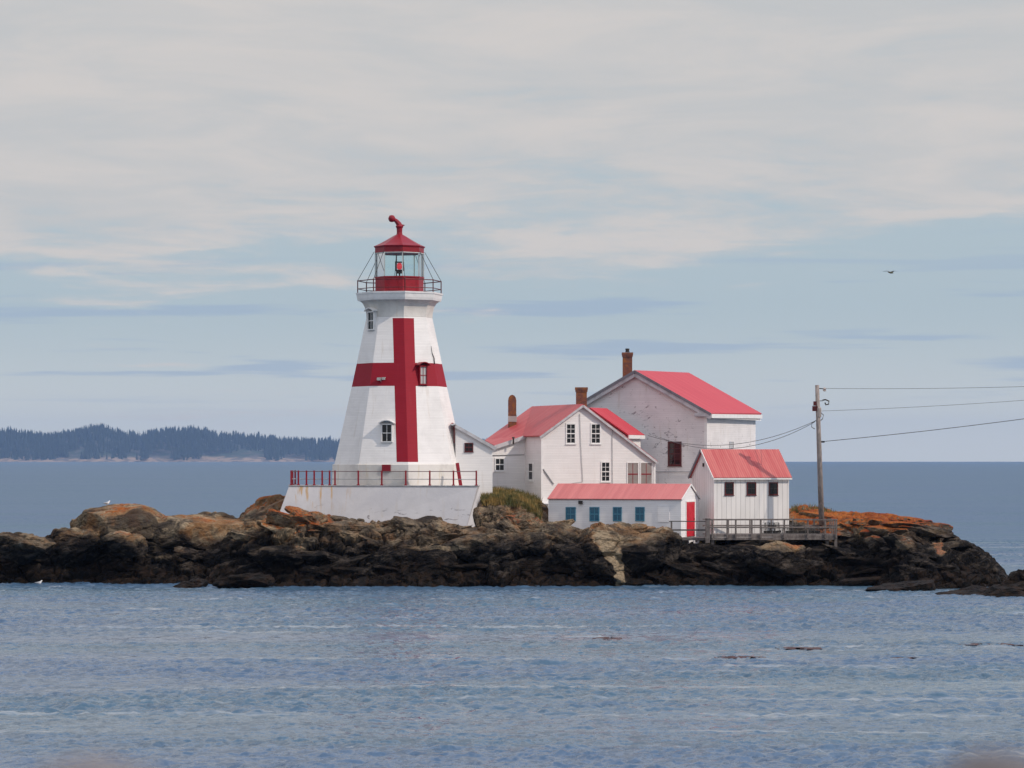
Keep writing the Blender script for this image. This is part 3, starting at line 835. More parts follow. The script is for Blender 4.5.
M = {}
M['tower'] = siding('tower_white_shingle', 'clap', (0.80, 0.79, 0.78), .42, 0.0, 0.115)
M['tower_red'] = siding('tower_red_shingle', 'clap', (0.29, 0.004, 0.018), .22, 0.0, 0.115, streak=(0.36, 0.04, 0.04))
M['skirt'] = siding('tower_base_course', 'smooth', (0.72, 0.70, 0.66), .85, 0.0, streak=(0.52, 0.42, 0.24))
M['house'] = siding('house_white_clapboard', 'clap', (0.80, 0.79, 0.78), .22, 0.0, 0.12)
M['old'] = siding('weathered_white_shingle', 'clap', (0.77, 0.75, 0.75), .45, 0.7, 0.14)
M['shed'] = siding('shed_white_boards', 'board', (0.80, 0.79, 0.78), .15, 0.0, 0.36)
M['long'] = siding('long_shed_clapboard', 'clap', (0.80, 0.80, 0.82), .15, 0.0, 0.13)
M['trim'] = plain('white_trim', (0.80, 0.80, 0.79), .5, var=.06)
M['fascia'] = plain('grey_white_fascia', (0.55, 0.55, 0.57), .6, var=.15)
M['darktrim'] = plain('dark_rake_edge', (0.20, 0.20, 0.23), .6)
M['roof_pink'] = metal_roof('faded_red_roof', (0.46, 0.060, 0.065), (0.52, 0.11, 0.105), .3, .25)
M['roof_shed'] = metal_roof('ribbed_red_roof', (0.45, 0.075, 0.075), (0.54, 0.15, 0.135), .17, .12, 1.6)
M['roof_long'] = metal_roof('pale_red_roof', (0.49, 0.135, 0.13), (0.56, 0.175, 0.165), 1.2, .05, .12)
M['roof_red'] = metal_roof('bright_red_roof', (0.46, 0.026, 0.045), (0.51, 0.050, 0.065), .6, .12, .5)
M['red'] = plain('red_paint', (0.27, 0.005, 0.016), .42, var=.12, scale=5)
M['red_door'] = plain('bright_red_paint', (0.60, 0.008, 0.028), .45, var=.12, scale=3)
M['maroon'] = plain('maroon_paint', (0.10, 0.012, 0.014), .5, var=.15)
M['white'] = plain('white_paint', (0.80, 0.80, 0.80), .5, var=.06)
M['blue'] = plain('teal_blue_paint', (0.055, 0.22, 0.33), .5, var=.1)
M['pane'] = glass_pane('dark_window_pane', (0.008, 0.009, 0.011), .08, .3)
M['pane_blue'] = glass_pane('blue_window_pane', (0.014, 0.075, 0.13))
M['pane_red'] = glass_pane('maroon_tint_pane', (0.016, 0.007, 0.008))  # very dark glass with a faint maroon tint
M['pane_curtain'] = glass_pane('curtained_pane', (0.20, 0.18, 0.17), .3)
M['pane_grey'] = glass_pane('grey_shuttered_pane', (0.33, 0.33, 0.33), .4)
M['brick'] = brick_mat('chimney_brick')
M['wood'] = wood_mat('grey_deck_wood', (0.095, 0.08, 0.075), (0.22, 0.195, 0.185))
M['wood_dark'] = wood_mat('dark_rail_wood', (0.045, 0.045, 0.045), (0.10, 0.095, 0.09))
M['pipe'] = plain('grey_pipe', (0.42, 0.43, 0.44), .5)
M['iron'] = plain('dark_iron', (0.035, 0.03, 0.03), .5, .4)
M['rust_iron'] = plain('red_brown_iron', (0.11, 0.018, 0.020), .5, .2, var=.2)
M['wire'] = plain('grey_cable', (0.10, 0.10, 0.11), .6)
M['ceramic'] = plain('ceramic_insulator', (0.42, 0.36, 0.33), .3)

def window_on(root, px0, px1, py0, py1, A, n, frame, pane, cols=2, rows=2, fw=0.07, sill=True, bars=None, name='window', off=0.0, depth=0.05, barw=.032, hood=None):
    """window whose outer frame fills the given picture rectangle on the wall plane"""
    n = Vector(n).normalized(); u = UP.cross(n).normalized()
    pm = (py0 + py1) / 2; pc = (px0 + px1) / 2
    a = hit_plane(px0, pm, A, n); b_ = hit_plane(px1, pm, A, n)
    top = hit_plane(pc, py0, A, n).z; bot = hit_plane(pc, py1, A, n).z
    W = abs((b_ - a).dot(u)); H = top - bot
    c = (a + b_) / 2; c.z = (top + bot) / 2; c = c + n * off
    q = MB()
    for s_ in (-1, 1):
        q.box(c + u*s_*(W/2 - fw/2) + n*depth/2, fw, depth, H, u, n)
        q.box(c + UP*s_*(H/2 - fw/2) + n*(depth/2 - .001), W - 2*fw, depth, fw, u, n)
    fr = q.build(name, frame, root)
    p = MB(); p.box(c + n*.012, W - 2*fw + .01, .02, H - 2*fw + .01, u, n); p.build('pane', pane, fr)
    bm_ = MB()
    for i in range(1, cols): bm_.box(c + u*((i/cols - .5)*(W-2*fw)) + n*.030, barw, .012, H-2*fw, u, n)
    for i in range(1, rows):
        ww = .07 if (rows >= 2 and i*2 == rows) else barw
        bm_.box(c + UP*((i/rows - .5)*(H-2*fw)) + n*.034, W-2*fw, .016, ww, u, n)
    if cols > 1 or rows > 1: bm_.build('glazing_bar', bars or frame, fr)
    if sill:
        s2 = MB(); s2.box(c - UP*(H/2 + .02) + n*.04, W + .08, .08, .04, u, n); s2.build('sill', frame, fr)
    return fr, c, u, W, H
# ------------------------------------------------------------------ lighthouse
TY = 211.0
TX = wx(399.5, TY)
T0 = R(9.5)                      # one corner of the octagon, measured from the view direction
def tr(half_px): return half_px / F * TY / .99
Z_T = lambda py: wz(py, TY)
def lighthouse():
    t = thing('lighthouse', (TX, TY, 6.0), 'tall white octagonal lighthouse with a big red cross and red lantern', 'lighthouse')
    c0 = Vector((TX, TY, 0))
    def vert(k_, r, z):
        a = T0 + k_ * math.pi / 4
        return Vector((TX + r*math.sin(a), TY - r*math.cos(a), z))
    # profile rows: (z, radius)
    r_of = lambda py: tr(np.interp(py, [318, 364, 387, 419, 464], [32.9, 42.6, 47.5, 54.6, 64.6]))
    rows = [464, 462, 387, 364, 319.5, 318]
    cw = 0.81
    q = MB()
    rings = []
    for py in rows:
        z = Z_T(py); r = float(r_of(py)); side = 2*r*math.sin(math.pi/8); f_ = cw/side
        ring = []
        for k_ in range(8):
            a, b_ = vert(k_, r, z), vert(k_+1, r, z)
            if k_ == 0: ring += [a, a.lerp(b_, f_)]
            elif k_ == 7: ring += [a, a.lerp(b_, 1-f_)]
            else: ring += [a]
        rings.append(ring)      # order: v0, v0+, v1..v6, v7, v7-
    n = len(rings[0]); v = [p for r_ in rings for p in r_]
    f = []; mi = []
    for i in range(len(rows)-1):
        for k_ in range(n):
            f.append((i*n+k_, i*n+(k_+1) % n, (i+1)*n+(k_+1) % n, (i+1)*n+k_))
            red = (rows[i] == 387) or (k_ in (0, n-1) and 319.5 <= rows[i+1] and rows[i] <= 462)
            mi.append(1 if red else 0)
    q.v = v; q.f = f; q.m = mi
    q.build('tower_wall', root=t, mats=[M['tower'], M['tower_red']])
    q = MB(); q.lathe(c0, [(tr(67), 6.0), (tr(66.6), Z_T(464.5)), (tr(64.9), Z_T(463.9))], 8, T0); q.build('base_course', M['skirt'], t)
    # cove and gallery
    prof = []
    for i in range(9):
        s_ = i / 8; py = 317.9 - s_*(317.9 - 301.5)
        prof.append((tr(33.0 + (41.0-33.0) * (1 - math.sqrt(max(0, 1 - s_**2*.97)))), Z_T(py)))
    q = MB(); q.lathe(c0, prof, 8, T0); q.build('cove', M['skirt'], t)
    q = MB(); q.lathe(c0, [(tr(41.5), Z_T(301.4)), (tr(42.2), Z_T(299.0)), (tr(42.8), Z_T(295.2)), (tr(43.4), Z_T(295.0)), (tr(43.6), Z_T(293.4)), (tr(42), Z_T(293.2))], 8, T0)
    q.build('gallery_deck', M['trim'], t)
    zd = Z_T(293.2)
    rail = MB(); rr = tr(41.6); top = Z_T(280.9)
    corners = [vert(k_, rr, zd) for k_ in range(8)]
    for k_ in range(8):
        a = corners[k_]; b_ = corners[(k_+1) % 8]
        rail.tube([a, Vector((a.x, a.y, top + .02))], .042, 6)
        for py in (281.3, 289.3):
            z = Z_T(py); rail.tube([Vector((a.x, a.y, z)), Vector((b_.x, b_.y, z))], .036 if py < 285 else .030, 6)
    rail.build('gallery_rail', M['rust_iron'], t)
    # lantern
    lr = tr(24.4)
    q = MB(); q.lathe(c0, [(lr*1.01, zd), (lr*1.01, Z_T(291.8)), (lr*.985, Z_T(291.6)), (lr*.985, Z_T(278.6)), (lr*1.02, Z_T(278.4)), (lr*1.02, Z_T(277.2)), (lr*.9, Z_T(277.1))], 8, T0)
    for k_ in range(8):
        a = vert(k_+.5, lr*.985*math.cos(math.pi/8), (zd + Z_T(277))/2)
        nrm = (a - Vector((TX, TY, a.z))).normalized()
        if k_ == 7:
            q.box(a + nrm*.02, .55, .04, .85, UP.cross(nrm), nrm)
    q.build('lantern_base', M['red'], t)
    q = MB()
    zb, zt = Z_T(277.2), Z_T(253.2)
    for k_ in range(8):
        a = vert(k_, lr*.985, zb); b_ = vert(k_, lr*.985, zt); q.bar(a, b_, .075, .075)
        a2 = vert(k_, lr*.985, zt-.03); b2 = vert(k_+1, lr*.985, zt-.03); q.bar(a2, b2, .06, .06)
        m0 = vert(k_, lr*.98, zb).lerp(vert(k_+1, lr*.98, zb), .5); m1 = Vector((m0.x, m0.y, zt)); 
    q.build('lantern_frame', plain('pale_grey_frame', (0.50, 0.55, 0.54), .5), t)
    gm, g, b = material('lantern_glass')
    for n_ in list(g.n):
        if n_.type != 'OUTPUT_MATERIAL': g.n.remove(n_)
    tr_ = g.node('ShaderNodeBsdfTransparent'); tr_.inputs[0].default_value = (0.88, 0.95, 0.94, 1)
    gl = g.node('ShaderNodeBsdfGlossy'); gl.inputs['Roughness'].default_value = 0.03
    fr_ = g.node('ShaderNodeFresnel'); fr_.inputs[0].default_value = 1.35
    mx = g.node('ShaderNodeMixShader'); g.l.new(fr_.outputs[0], mx.inputs[0]); g.l.new(tr_.outputs[0], mx.inputs[1]); g.l.new(gl.outputs[0], mx.inputs[2])
    g.l.new(mx.outputs[0], g.n.get('Material Output').inputs[0])
    q = MB()
    for k_ in range(8):
        q.add([vert(k_, lr*.95, zb), vert(k_+1, lr*.95, zb), vert(k_+1, lr*.95, zt), vert(k_, lr*.95, zt)], [(0, 1, 2, 3)])
    q.build('lantern_glazing', gm, t)
    # lamp
    q = MB(); q.lathe(c0, [(.05, zb-.3), (.05, zb+.25), (.22, zb+.26), (.22, zb+.45), (.12, zb+.5), (.10, Z_T(270.5))], 10); lampst = q.build('lamp_pedestal', M['iron'], t)
    q = MB(); lz0, lz1 = Z_T(270.3), Z_T(262.2)
    for a in (-1, 1):
        for b2 in (-1, 1): q.box(Vector((TX + a*.27, TY + b2*.27, (lz0+lz1)/2)), .06, .06, lz1-lz0)
        q.box(Vector((TX, TY, lz0 if a < 0 else lz1)), .62, .62, .06)
    lamp = q.build('lamp', M['iron'], t)
    lm, g2, b2 = material('red_lamp_lens')
    b2.inputs['Base Color'].default_value = (0.75, 0.03, 0.05, 1); b2.inputs['Roughness'].default_value = .15
    b2.inputs['Emission Color'].default_value = (1.0, 0.08, 0.10, 1); b2.inputs['Emission Strength'].default_value = 0.45
    q = MB(); q.lathe(c0, [(.10, lz0+.06), (.17, lz0+.12), (.19, (lz0+lz1)/2), (.17, lz1-.12), (.10, lz1-.06)], 14); q.build('lens', lm, lamp, smooth=True)
    # roof
    er = tr(25.2)
    q = MB(); q.lathe(c0, [(lr*1.0, zt-.02), (lr*1.0, Z_T(248.2)), (er, Z_T(247.8)), (er*1.02, Z_T(246.6)), (tr(19.5), Z_T(243.8)), (tr(12.5), Z_T(239.9)), (tr(6), Z_T(236.0)), (tr(3.3), Z_T(234.6))], 8, T0)
    roof = q.build('lantern_roof', M['red'], t)
    q = MB()
    q.lathe(c0, [(tr(3.2), Z_T(235.2)), (tr(2.7), Z_T(232.5)), (tr(2.9), Z_T(228.5)), (tr(3.9), Z_T(226.5)), (tr(2.6), Z_T(224.9)), (tr(1.2), Z_T(224.3))], 12)
    # cowl with a ball on one side and a small vane fin on the other
    p = lambda px, py: Vector((wx(px, TY), TY, Z_T(py)))
    q.tube([p(400.5, 227.5), p(398.8, 224), p(396.3, 221), p(393.5, 219)], [.20, .19, .15, .12], 8)
    q.tube([p(399, 225.8), p(402, 225.3), p(404.6, 225.2)], [.12, .08, .03], 6)
    b_c = p(391.8, 218.6)
    q.lathe(b_c, [(.02, -.25), (.15, -.22), (.23, -.1), (.25, 0), (.23, .1), (.15, .22), (.02, .25)], 12)
    q.build('roof_vent', M['red'], roof, smooth=False)
    # stays from the eave down to the gallery rail
    for k_ in range(8):
        q = MB(); a = vert(k_, lr*1.03, Z_T(252)); b_ = vert(k_, rr, top)
        q.tube([a, b_], .019, 5); q.build('stay', M['iron'], t)
    # windows, each in a little hooded box standing out of the sloping wall
    def tower_window(name, kf, px0, px1, py0, py1, frame, pane, arch=True, hoodm=None):
        a = T0 + (kf + .5) * math.pi/4
        nrm = Vector((math.sin(a), -math.cos(a), 0)); u = UP.cross(nrm)
        zc0, zc1 = Z_T(py1), Z_T(py0)
        ap = float(r_of(py1)) * math.cos(math.pi/8)          # wall at the foot of the window
        A = Vector((TX, TY, 0)) + nrm * (ap + .06)
        p0 = hit_plane(px0, py0, A, nrm); p1 = hit_plane(px1, py0, A, nrm)
        W = (p1 - p0).length; c = (p0 + p1)/2; H = zc1 - zc0
        c.z = (zc0 + zc1)/2
        q = MB()
        dp = .55; th = .07
        for s_ in (-1, 1):
            q.box(c + u*s_*(W/2 + th/2) - nrm*(dp/2 - .05), th, dp, H + .1, u, nrm)
        q.box(c - UP*(H/2 + .05) - nrm*(dp/2-.1), W + .2, dp, .07, u, nrm)
        q.box(c + UP*(H/2 + .045) - nrm*(dp/2-.05), W + .14, dp, .07, u, nrm)
        wn = q.build('window', frame, t)
        q = MB(); q.box(c - nrm*.05, W, .03, H, u, nrm); q.build('pane', pane, wn)
        q = MB(); q.box(c - nrm*.02, .03, .03, H, u, nrm); q.box(c - nrm*.018, W, .03, .05, u, nrm); q.build('glazing_bar', frame, wn)
        # hood
        q = MB(); ns = 8 if arch else 2; hw = W/2 + .22; rise = .20 if arch else .12
        pts = []
        for i in range(ns+1):
            s_ = -1 + 2*i/ns
            pts.append((hw*s_, rise*(1 - s_*s_)))
        for i in range(ns):
            (x0, z0), (x1, z1) = pts[i], pts[i+1]
            zb_ = c.z + H/2 + .09
            P0 = c + u*x0 + nrm*.22; P0.z = zb_ + z0; P1 = c + u*x1 + nrm*.22; P1.z = zb_ + z1
            B0 = P0 - nrm*.75; B1 = P1 - nrm*.75
            d = UP*.06
            q.hexa([P0, P1, B1, B0, P0+d, P1+d, B1+d, B0+d])
        q.build('hood', hoodm or frame, wn)
        return wn
    tower_window('window', 6, 368.2, 373.6, 313.5, 329.8, M['trim'], M['pane'])
    tower_window('window', 7, 382.2, 391.4, 425.5, 441.5, M['trim'], M['pane'])
    tower_window('window', 0, 420.3, 426.4, 368.0, 384.6, M['red'], M['pane_grey'], hoodm=M['red'])
    # flood lamp fixed on the red band, cable stain and a small red board on the base course
    a = T0 - math.pi/8; nrm = Vector((math.sin(a), -math.cos(a), 0)); u = UP.cross(nrm)
    ap = float(r_of(379)) * math.cos(math.pi/8); A = Vector((TX, TY, 0)) + nrm*(ap + .03)
    c = hit_plane(381, 379, A, nrm)
    q = MB(); q.box(c + nrm*.16 - u*.1, .26, .14, .2, u, nrm); q.box(c + nrm*.16 + u*.22 + UP*.03, .22, .14, .18, u, nrm); q.bar(c - UP*.15 + nrm*.02, c + nrm*.16, .05); q.bar(c - u*.3 + nrm*.05, c + u*.35 + nrm*.05 + UP*.1, .05)
    q.build('flood_lamp', plain('pale_lamp_housing', (.55, .55, .52), .4), t)
    A = Vector((TX, TY, 0)) + nrm*(tr(67)*math.cos(math.pi/8) + .03)
    c = hit_plane(386.3, 468.2, A, nrm); q = MB(); q.box(c, .62, .05, .5, u, nrm)
    q.build('vent_board', M['red'], t)
    # drain stub of the right face
    a = T0 + math.pi/8; n2 = Vector((math.sin(a), -math.cos(a), 0)); u2 = UP.cross(n2)
    pts = []
    for (px, py) in ((431.2, 346), (432.2, 353), (434, 358), (434.6, 364)):
        ap = float(r_of(py)) * math.cos(math.pi/8); pts.append(hit_plane(px, py, Vector((TX, TY, 0)) + n2*(ap + .04), n2))
    q = MB(); q.tube(pts, [.012, .02, .045, .04], 6); q.build('cable', M['iron'], t)
    return t
lighthouse()

# ------------------------------------------------------------------ terrace wall and its railing
def terrace():
    m = siding('terrace_concrete', 'smooth', (0.545, 0.54, 0.555), .4)
    # concrete of its own: rust runs below the posts, dark blotches near the foot
    mt = m.node_tree; t = NT(mt); b = t.n.get('Principled BSDF')
    P = pos(t); x, y, z = t.sep(P)
    rn = t.noise(t.comb(t.m('MULTIPLY', x, 2.6), 0.0, t.m('MULTIPLY', z, .35)), 1.0, 4, .6)
    left = t.ramp(x, -10.5, -12.5)
    rust = t.m('MULTIPLY', t.m('MULTIPLY', t.ramp(rn, 0.53, 0.64), t.ramp(z, 4.4, 6.2)), t.m('MULTIPLY', left, .85))
    sn = t.noise(t.v('MULTIPLY', P, (.8, 1, 2.6)), 1.1, 5, .7, .8)
    spot = t.m('MULTIPLY', t.ramp(sn, 0.60, 0.66), t.ramp(z, 5.6, 4.7))
    col0 = b.inputs['Base Color'].links[0].from_socket
    bigp = t.noise(P, .45, 4, .6, .5)
    col = t.mix(t.ramp(bigp, .4, .65, 0, .5), col0, (.43, .43, .46))
    col = t.mix(rust, col, (.46, .28, .11)); col = t.mix(t.m('MULTIPLY', spot, .8), col, (.12, .11, .12))
    t.put(b.inputs['Base Color'], col)
    th = thing('terrace_wall', (wx(400, 205), 206, 4), 'long pale grey battered concrete terrace wall with rust runs under the lighthouse', 'wall')
    zt = 6.60
    def col_(px, Y, z): p = Vector((wx(px, Y), Y, z)); return p
    # plan of the top edge and of the foot, front view left to right
    top = [(291.5, 219), (289.0, 207.6), (334, 207.0), (477.3, 205.0), (479.4, 208.2), (472, 219)]
    foot = [(284, 219.6), (278.5, 206.8), (328, 206.2), (467.5, 204.1), (484.5, 207.6), (478, 219)]
    q = MB()
    zb = 3.2
    # continue the batter down to zb
    n = len(top)
    def zfoot(py, Y): return wz(py, Y)
    ft = []
    for (a, b_), zz in zip(zip(top, foot), (4.6, 4.6, 4.1, 4.1, 4.1, 4.6)):
        T = col_(a[0], a[1], zt); B = col_(b_[0], b_[1], zz)
        s_ = (zt - zb) / (zt - zz); ft.append(T.lerp(B, s_))
    V = ft + [col_(a, Y, zt) for a, Y in top]
    fcs = [(i, (i+1) % n, (i+1) % n + n, i + n) for i in range(n)] + [tuple(range(n, 2*n)), tuple(reversed(range(n)))]
    q.add(V, fcs); q.build('wall', m, th)
    # coping
    q = MB(); ctr = Vector((wx(385, 212), 212, zt))
    ring = [col_(a, Y, zt) for a, Y in top]
    for i in range(n-1):
        if i == 4: continue
        a, b_ = ring[i], ring[i+1]
        d = (b_ - a).normalized(); nn = Vector((d.y, -d.x, 0))
        q.hexa([a + nn*.05 - d*.0, b_ + nn*.05, b_ - nn*.3, a - nn*.3, a + nn*.05 + UP*.07, b_ + nn*.05 + UP*.07, b_ - nn*.3 + UP*.07, a - nn*.3 + UP*.07])
    q.build('coping', plain('grey_coping', (.46, .46, .47), .8, var=.2), th)
    # railing
    rl = thing('terrace_railing', (wx(385, 206), 206.2, zt), 'low railing of red posts and thin grey pipes on the terrace wall', 'railing')
    zt2 = zt + .07
    def pt(px, Y): return Vector((wx(px, Y), Y, zt2))
    front = [pt(px, 207.1 + (px-335)/141.5*(-1.95)) for px in (335, 358.3, 381.8, 405.8, 429.8, 453.5, 476.3)]
    side = [pt(px, Y) for px, Y in ((291.2, 207.75), (298.4, 207.65), (306.5, 207.54), (314.2, 207.42), (322.2, 207.3), (329.6, 207.2))]
    back = [pt(px, Y) for px, Y in ((292.6, 210.5), (295.2, 213.6))]
    H = wz(470.6, 206) - zt2
    for p in front + side + back:
        q = MB(); q.box(p + UP*(H/2), .11, .11, H); q.box(p + UP*.03, .2, .2, .06); q.build('post', M['red'], rl)
    path = list(reversed(back)) + side + front
    for z in (H - .06, H * .42):
        q = MB(); q.tube([p + UP*z for p in path], .030, 6); q.build('pipe_rail', M['pipe'] if z < H*.5 else plain('rail_top_pipe', (.20, .14, .14), .5), rl)
    # leaning red plank
    a = at(460.8, 486.2, 206.9); b_ = at(457.2, 463, 207.3)
    q = MB(); q.bar(a, b_, .24, .06, up=Vector((0, 1, 0))); o = q.build('plank', M['red'])
    tagged(o, 'red plank leaning upright behind the terrace railing beside the tower', 'plank')
terrace()
# ------------------------------------------------------------------ houses
def frame_of(px, Y, ang):
    """corner position and axes: u runs along the front, v into depth; ang > 0 turns the front to the right"""
    a = R(ang); u = Vector((math.cos(a), math.sin(a), 0)); v = Vector((-math.sin(a), math.cos(a), 0))
    return Vector((wx(px, Y), Y, 0)), u, v

def solve_len(O, d, px):
    """length along d from O whose end shows at column px"""
    k_ = (px - 512)/F
    return (k_*O.y - O.x) / (d.x - k_*d.y)

def slab(q, a, b, c, d, th, mi=0):
    """roof slab: quad a b c d (top surface) with thickness th downwards along its normal"""
    a, b, c, d = map(Vector, (a, b, c, d))
    n = (b - a).cross(d - a).normalized()
    if n.z < 0: n = -n
    q.hexa([a - n*th, b - n*th, c - n*th, d - n*th, a, b, c, d], mi)

def chimney(root, px0, px1, py_top, py_bot, Y, flare=True, cap=True, pot=False):
    a = at(px0, py_top, Y); b_ = at(px1, py_bot, Y)
    W = (b_.x - a.x); c = Vector(((a.x + b_.x)/2, Y, 0)); zt, zb = a.z, b_.z - 1.2
    s_ = .86 if flare else 1.0
    q = MB()
    q.box(c + UP*((zt-.35+zb)/2), W*s_, W*s_*1.15, zt-.35-zb)
    q.box(c + UP*(zt-.28), W*.97, W*1.08, .14); q.box(c + UP*(zt-.12), W*1.02, W*1.14, .18)
    ch = q.build('chimney', M['brick'], root)
    if pot:
        q = MB(); q.lathe(c + UP*zt, [(.16, 0), (.14, .18), (.17, .2), (.15, .28)], 8); q.build('pot', M['iron'], ch)
    return ch

def pipe_on(root, pts, r, name='pipe', mat=None):
    q = MB(); q.tube(pts, r, 6); return q.build(name, mat or M['pipe'], root)

def link_house():
    O, u, v = frame_of(455.5, 209.7, 4)
    t = thing('link_building', (O.x + 1.2, O.y + .5, 4.6), 'low white link building between the lighthouse and the dwelling', 'building')
    n = -v
    P = lambda px, py: hit_plane(px, py, O, n)
    q = MB()
    a = P(455.5, 425.0); b_ = P(492.5, 447.5); c = P(492.5, 520); d = P(455.5, 520)
    q.prism([d, c, b_, a], v*5.2); q.build('wall', M['house'], t)
    a = P(452.5, 422.6); b_ = P(496, 447.2)
    q = MB(); o_ = n*.14
    slab(q, a + o_, b_ + o_, b_ + v*6.4, a + v*5.4, .10); q.build('roof', M['roof_pink'], t)
    q = MB(); q.bar(a + n*.17 - UP*.12, b_ + n*.17 - UP*.12, .03, .22); q.build('fascia', M['fascia'], t)
    window_on(t, 464.5, 473.2, 442.8, 451.8, O, n, M['maroon'], M['pane'], 2, 2, .06, sill=True)
    p1 = P(454, 424.5) + n*.2; p2 = P(453.9, 443) + n*.2
    pipe_on(t, [p1, p2], .05, 'downpipe', M['rust_iron'])
    p = P(450.5, 424.6) + n*.24; q = MB(); q.bar(p, P(456, 424.2) + n*.24, .07, .10); q.build('gutter', M['fascia'], t)
link_house()

def dwelling():
    O, u, v = frame_of(542, 214.0, 20)
    t = thing('dwelling', (O.x + 4, O.y + 4, 3.8), 'white gabled keeper dwelling with faded pink roof and two brick chimneys', 'house')
    n = -v
    F_ = lambda px, py: hit_plane(px, py, O, n)
    W = solve_len(O, u, 654.0)
    ev = F_(542, 434.5); pk = F_(582, 405.0); re = F_(654.3, 460.5)
    zb = 3.6
    dn = lambda p: Vector((p.x, p.y, zb))
    # front block with the catslide on the right
    D = 10.3
    q = MB(); q.prism([dn(ev), dn(re), re, pk, ev], v*4.4)
    # wing on the left, behind
    Wn0 = O + v * 3.5
    Wc = Wn0.copy()
    L = -solve_len(Wc, -u, 491.0)
    Wl = Wc - u * abs(solve_len(Wc, -u, 491.0))
    wp = lambda px, py: hit_plane(px, py, Wc, n)
    wt = wp(525.4, 437.0); wl = wp(491.0, 447.5)
    q.prism([dn(wl), dn(wt), wt, wl], v*5.0)
    q.build('wall', M['house'], t)
    # roofs
    q = MB()
    oh = n * .22
    rs = (pk - ev).normalized(); rs2 = (re - pk).normalized()
    up_ = Vector((0, 0, .08))
    ev2 = ev - rs*.28; re2 = re + rs2*.25
    slab(q, ev2 + oh + up_, pk + oh + up_, pk + v*3.3 + up_, ev2 + v*3.3 + up_, .10)
    q.add([ev2 + v*3.3 + up_, pk + v*3.3 + up_, pk + v*D + up_, ev2 + v*3.3 + up_ - UP*.1, pk + v*3.3 + up_ - UP*.1, pk + v*D + up_ - UP*.1], [(0,1,2), (5,4,3), (0,3,4,1), (1,4,5,2), (2,5,3,0)])
    slab(q, pk + oh + up_, re2 + oh + up_, re2 + v*4.4 + up_, pk + v*4.4 + up_, .10)
    # wing roof: flatter, running into the main slope
    A_ = wp(525.2, 436.0) + oh + up_; B_ = wp(493.6, 446.6) + oh + up_
    R1 = pk + v*D + up_
    Cb = at(485.0, 440.0, 220.5)
    E0 = ev2 + v*3.3 + up_
    dz_ = UP*.1
    for tri in ((A_, B_, Cb), (A_, Cb, R1), (E0, A_, R1)):
        a_, b2_, c_ = tri
        q.add([a_, b2_, c_, a_ - dz_, b2_ - dz_, c_ - dz_], [(0,1,2), (5,4,3), (0,3,4,1), (1,4,5,2), (2,5,3,0)])
    q.build('roof', M['roof_pink'], t)
    # rakes and eave boards
    q = MB(); k_ = n*.235
    q.bar(ev2 + k_ - UP*.06, pk + k_ - UP*.06, .03, .16); q.bar(pk + k_ - UP*.06, re2 + k_ - UP*.06, .03, .16)
    q.build('fascia', M['fascia'], t)
    q = MB()
    q.bar(A_ - UP*.14 + n*.02, B_ - UP*.14 + n*.02, .03, .28)
    q.build('fascia', M['fascia'], t)
    for p in (ev, re):
        q = MB(); q.box(Vector((p.x, p.y, (p.z + zb)/2)) + n*.02, .16, .06, p.z - zb, u, n); q.build('corner_board', M['trim'], t)
    # rear wing turned the other way: bright red slope over a lit side wall
    ar = R(-22); ur = Vector((math.cos(ar), math.sin(ar), 0)); vr = Vector((-math.sin(ar), math.cos(ar), 0)); nr = -vr
    RO = Vector((wx(628, 220.5), 220.5, 0))
    rp = lambda px, py: hit_plane(px, py, RO, nr)
    P0 = rp(590, 407.5); P1 = rp(628.5, 434.6); dr = vr*3.6
    q = MB(); w1 = rp(625.5, 436); w0 = P0 - UP*.2
    q.prism([Vector((w0.x, w0.y, zb)), Vector((w1.x, w1.y, zb)), w1, w0], vr*3.3); q.build('rear_wall', M['house'], t)
    q = MB(); slab(q, P0, P1, P1 + dr, P0 + dr, .10); q.build('rear_roof', M['roof_red'], t)
    q = MB(); q.bar(P1 - UP*.16, P1 + dr - UP*.16, .06, .26); q.build('eave_board', M['trim'], t)
    # windows
    window_on(t, 565.6, 575.8, 423.2, 444.0, O, n, M['trim'], M['pane'], 2, 4, .09)
    window_on(t, 590.4, 600.8, 423.2, 444.0, O, n, M['trim'], M['pane'], 2, 4, .09)
    window_on(t, 600.6, 610.2, 461.4, 482.0, O, n, M['trim'], M['pane'], 2, 4, .09)
    window_on(t, 626.8, 638.6, 462.2, 486.0, O, n, M['trim'], M['pane_curtain'], 2, 2, .06, sill=False, bars=M['red'])
    window_on(t, 640.0, 652.2, 462.2, 486.0, O, n, M['trim'], M['pane_curtain'], 2, 2, .06, sill=False, bars=M['red'])
    window_on(t, 494.6, 504.6, 457.8, 471.2, Wc, n, M['trim'], M['pane'], 2, 2, .08)
    ws, *_ = window_on(t, 528.6, 533.4, 462.0, 481.0, O, -u, M['trim'], M['pane'], 1, 2, .12)
    # pipes and conduits
    g = n*.05
    pipe_on(t, [F_(579.5, 414)+g, F_(580.3, 440)+g, F_(582.6, 481.5)+g, F_(571, 483.5)+g], .022, 'conduit')
    pipe_on(t, [F_(606, 423)+g, F_(612.0, 428.5)+g, F_(612.2, 483.5)+g], .022, 'conduit')
    pipe_on(t, [F_(543, 469)+g, F_(553.5, 484)+g], .05, 'drain_pipe')
    pipe_on(t, [wp(492, 455.4) + n*.04, wp(524, 454.8) + n*.04], .022, 'cable', M['wire'])
    # small white lean-to at the foot
    q = MB(); a = F_(540, 503.5) + n*1.6; b_ = F_(549, 502.5) + n*1.6
    q.prism([Vector((a.x, a.y, zb)), Vector((b_.x, b_.y, zb)), b_, a], v*1.6); q.build('lean_to', M['long'], t)
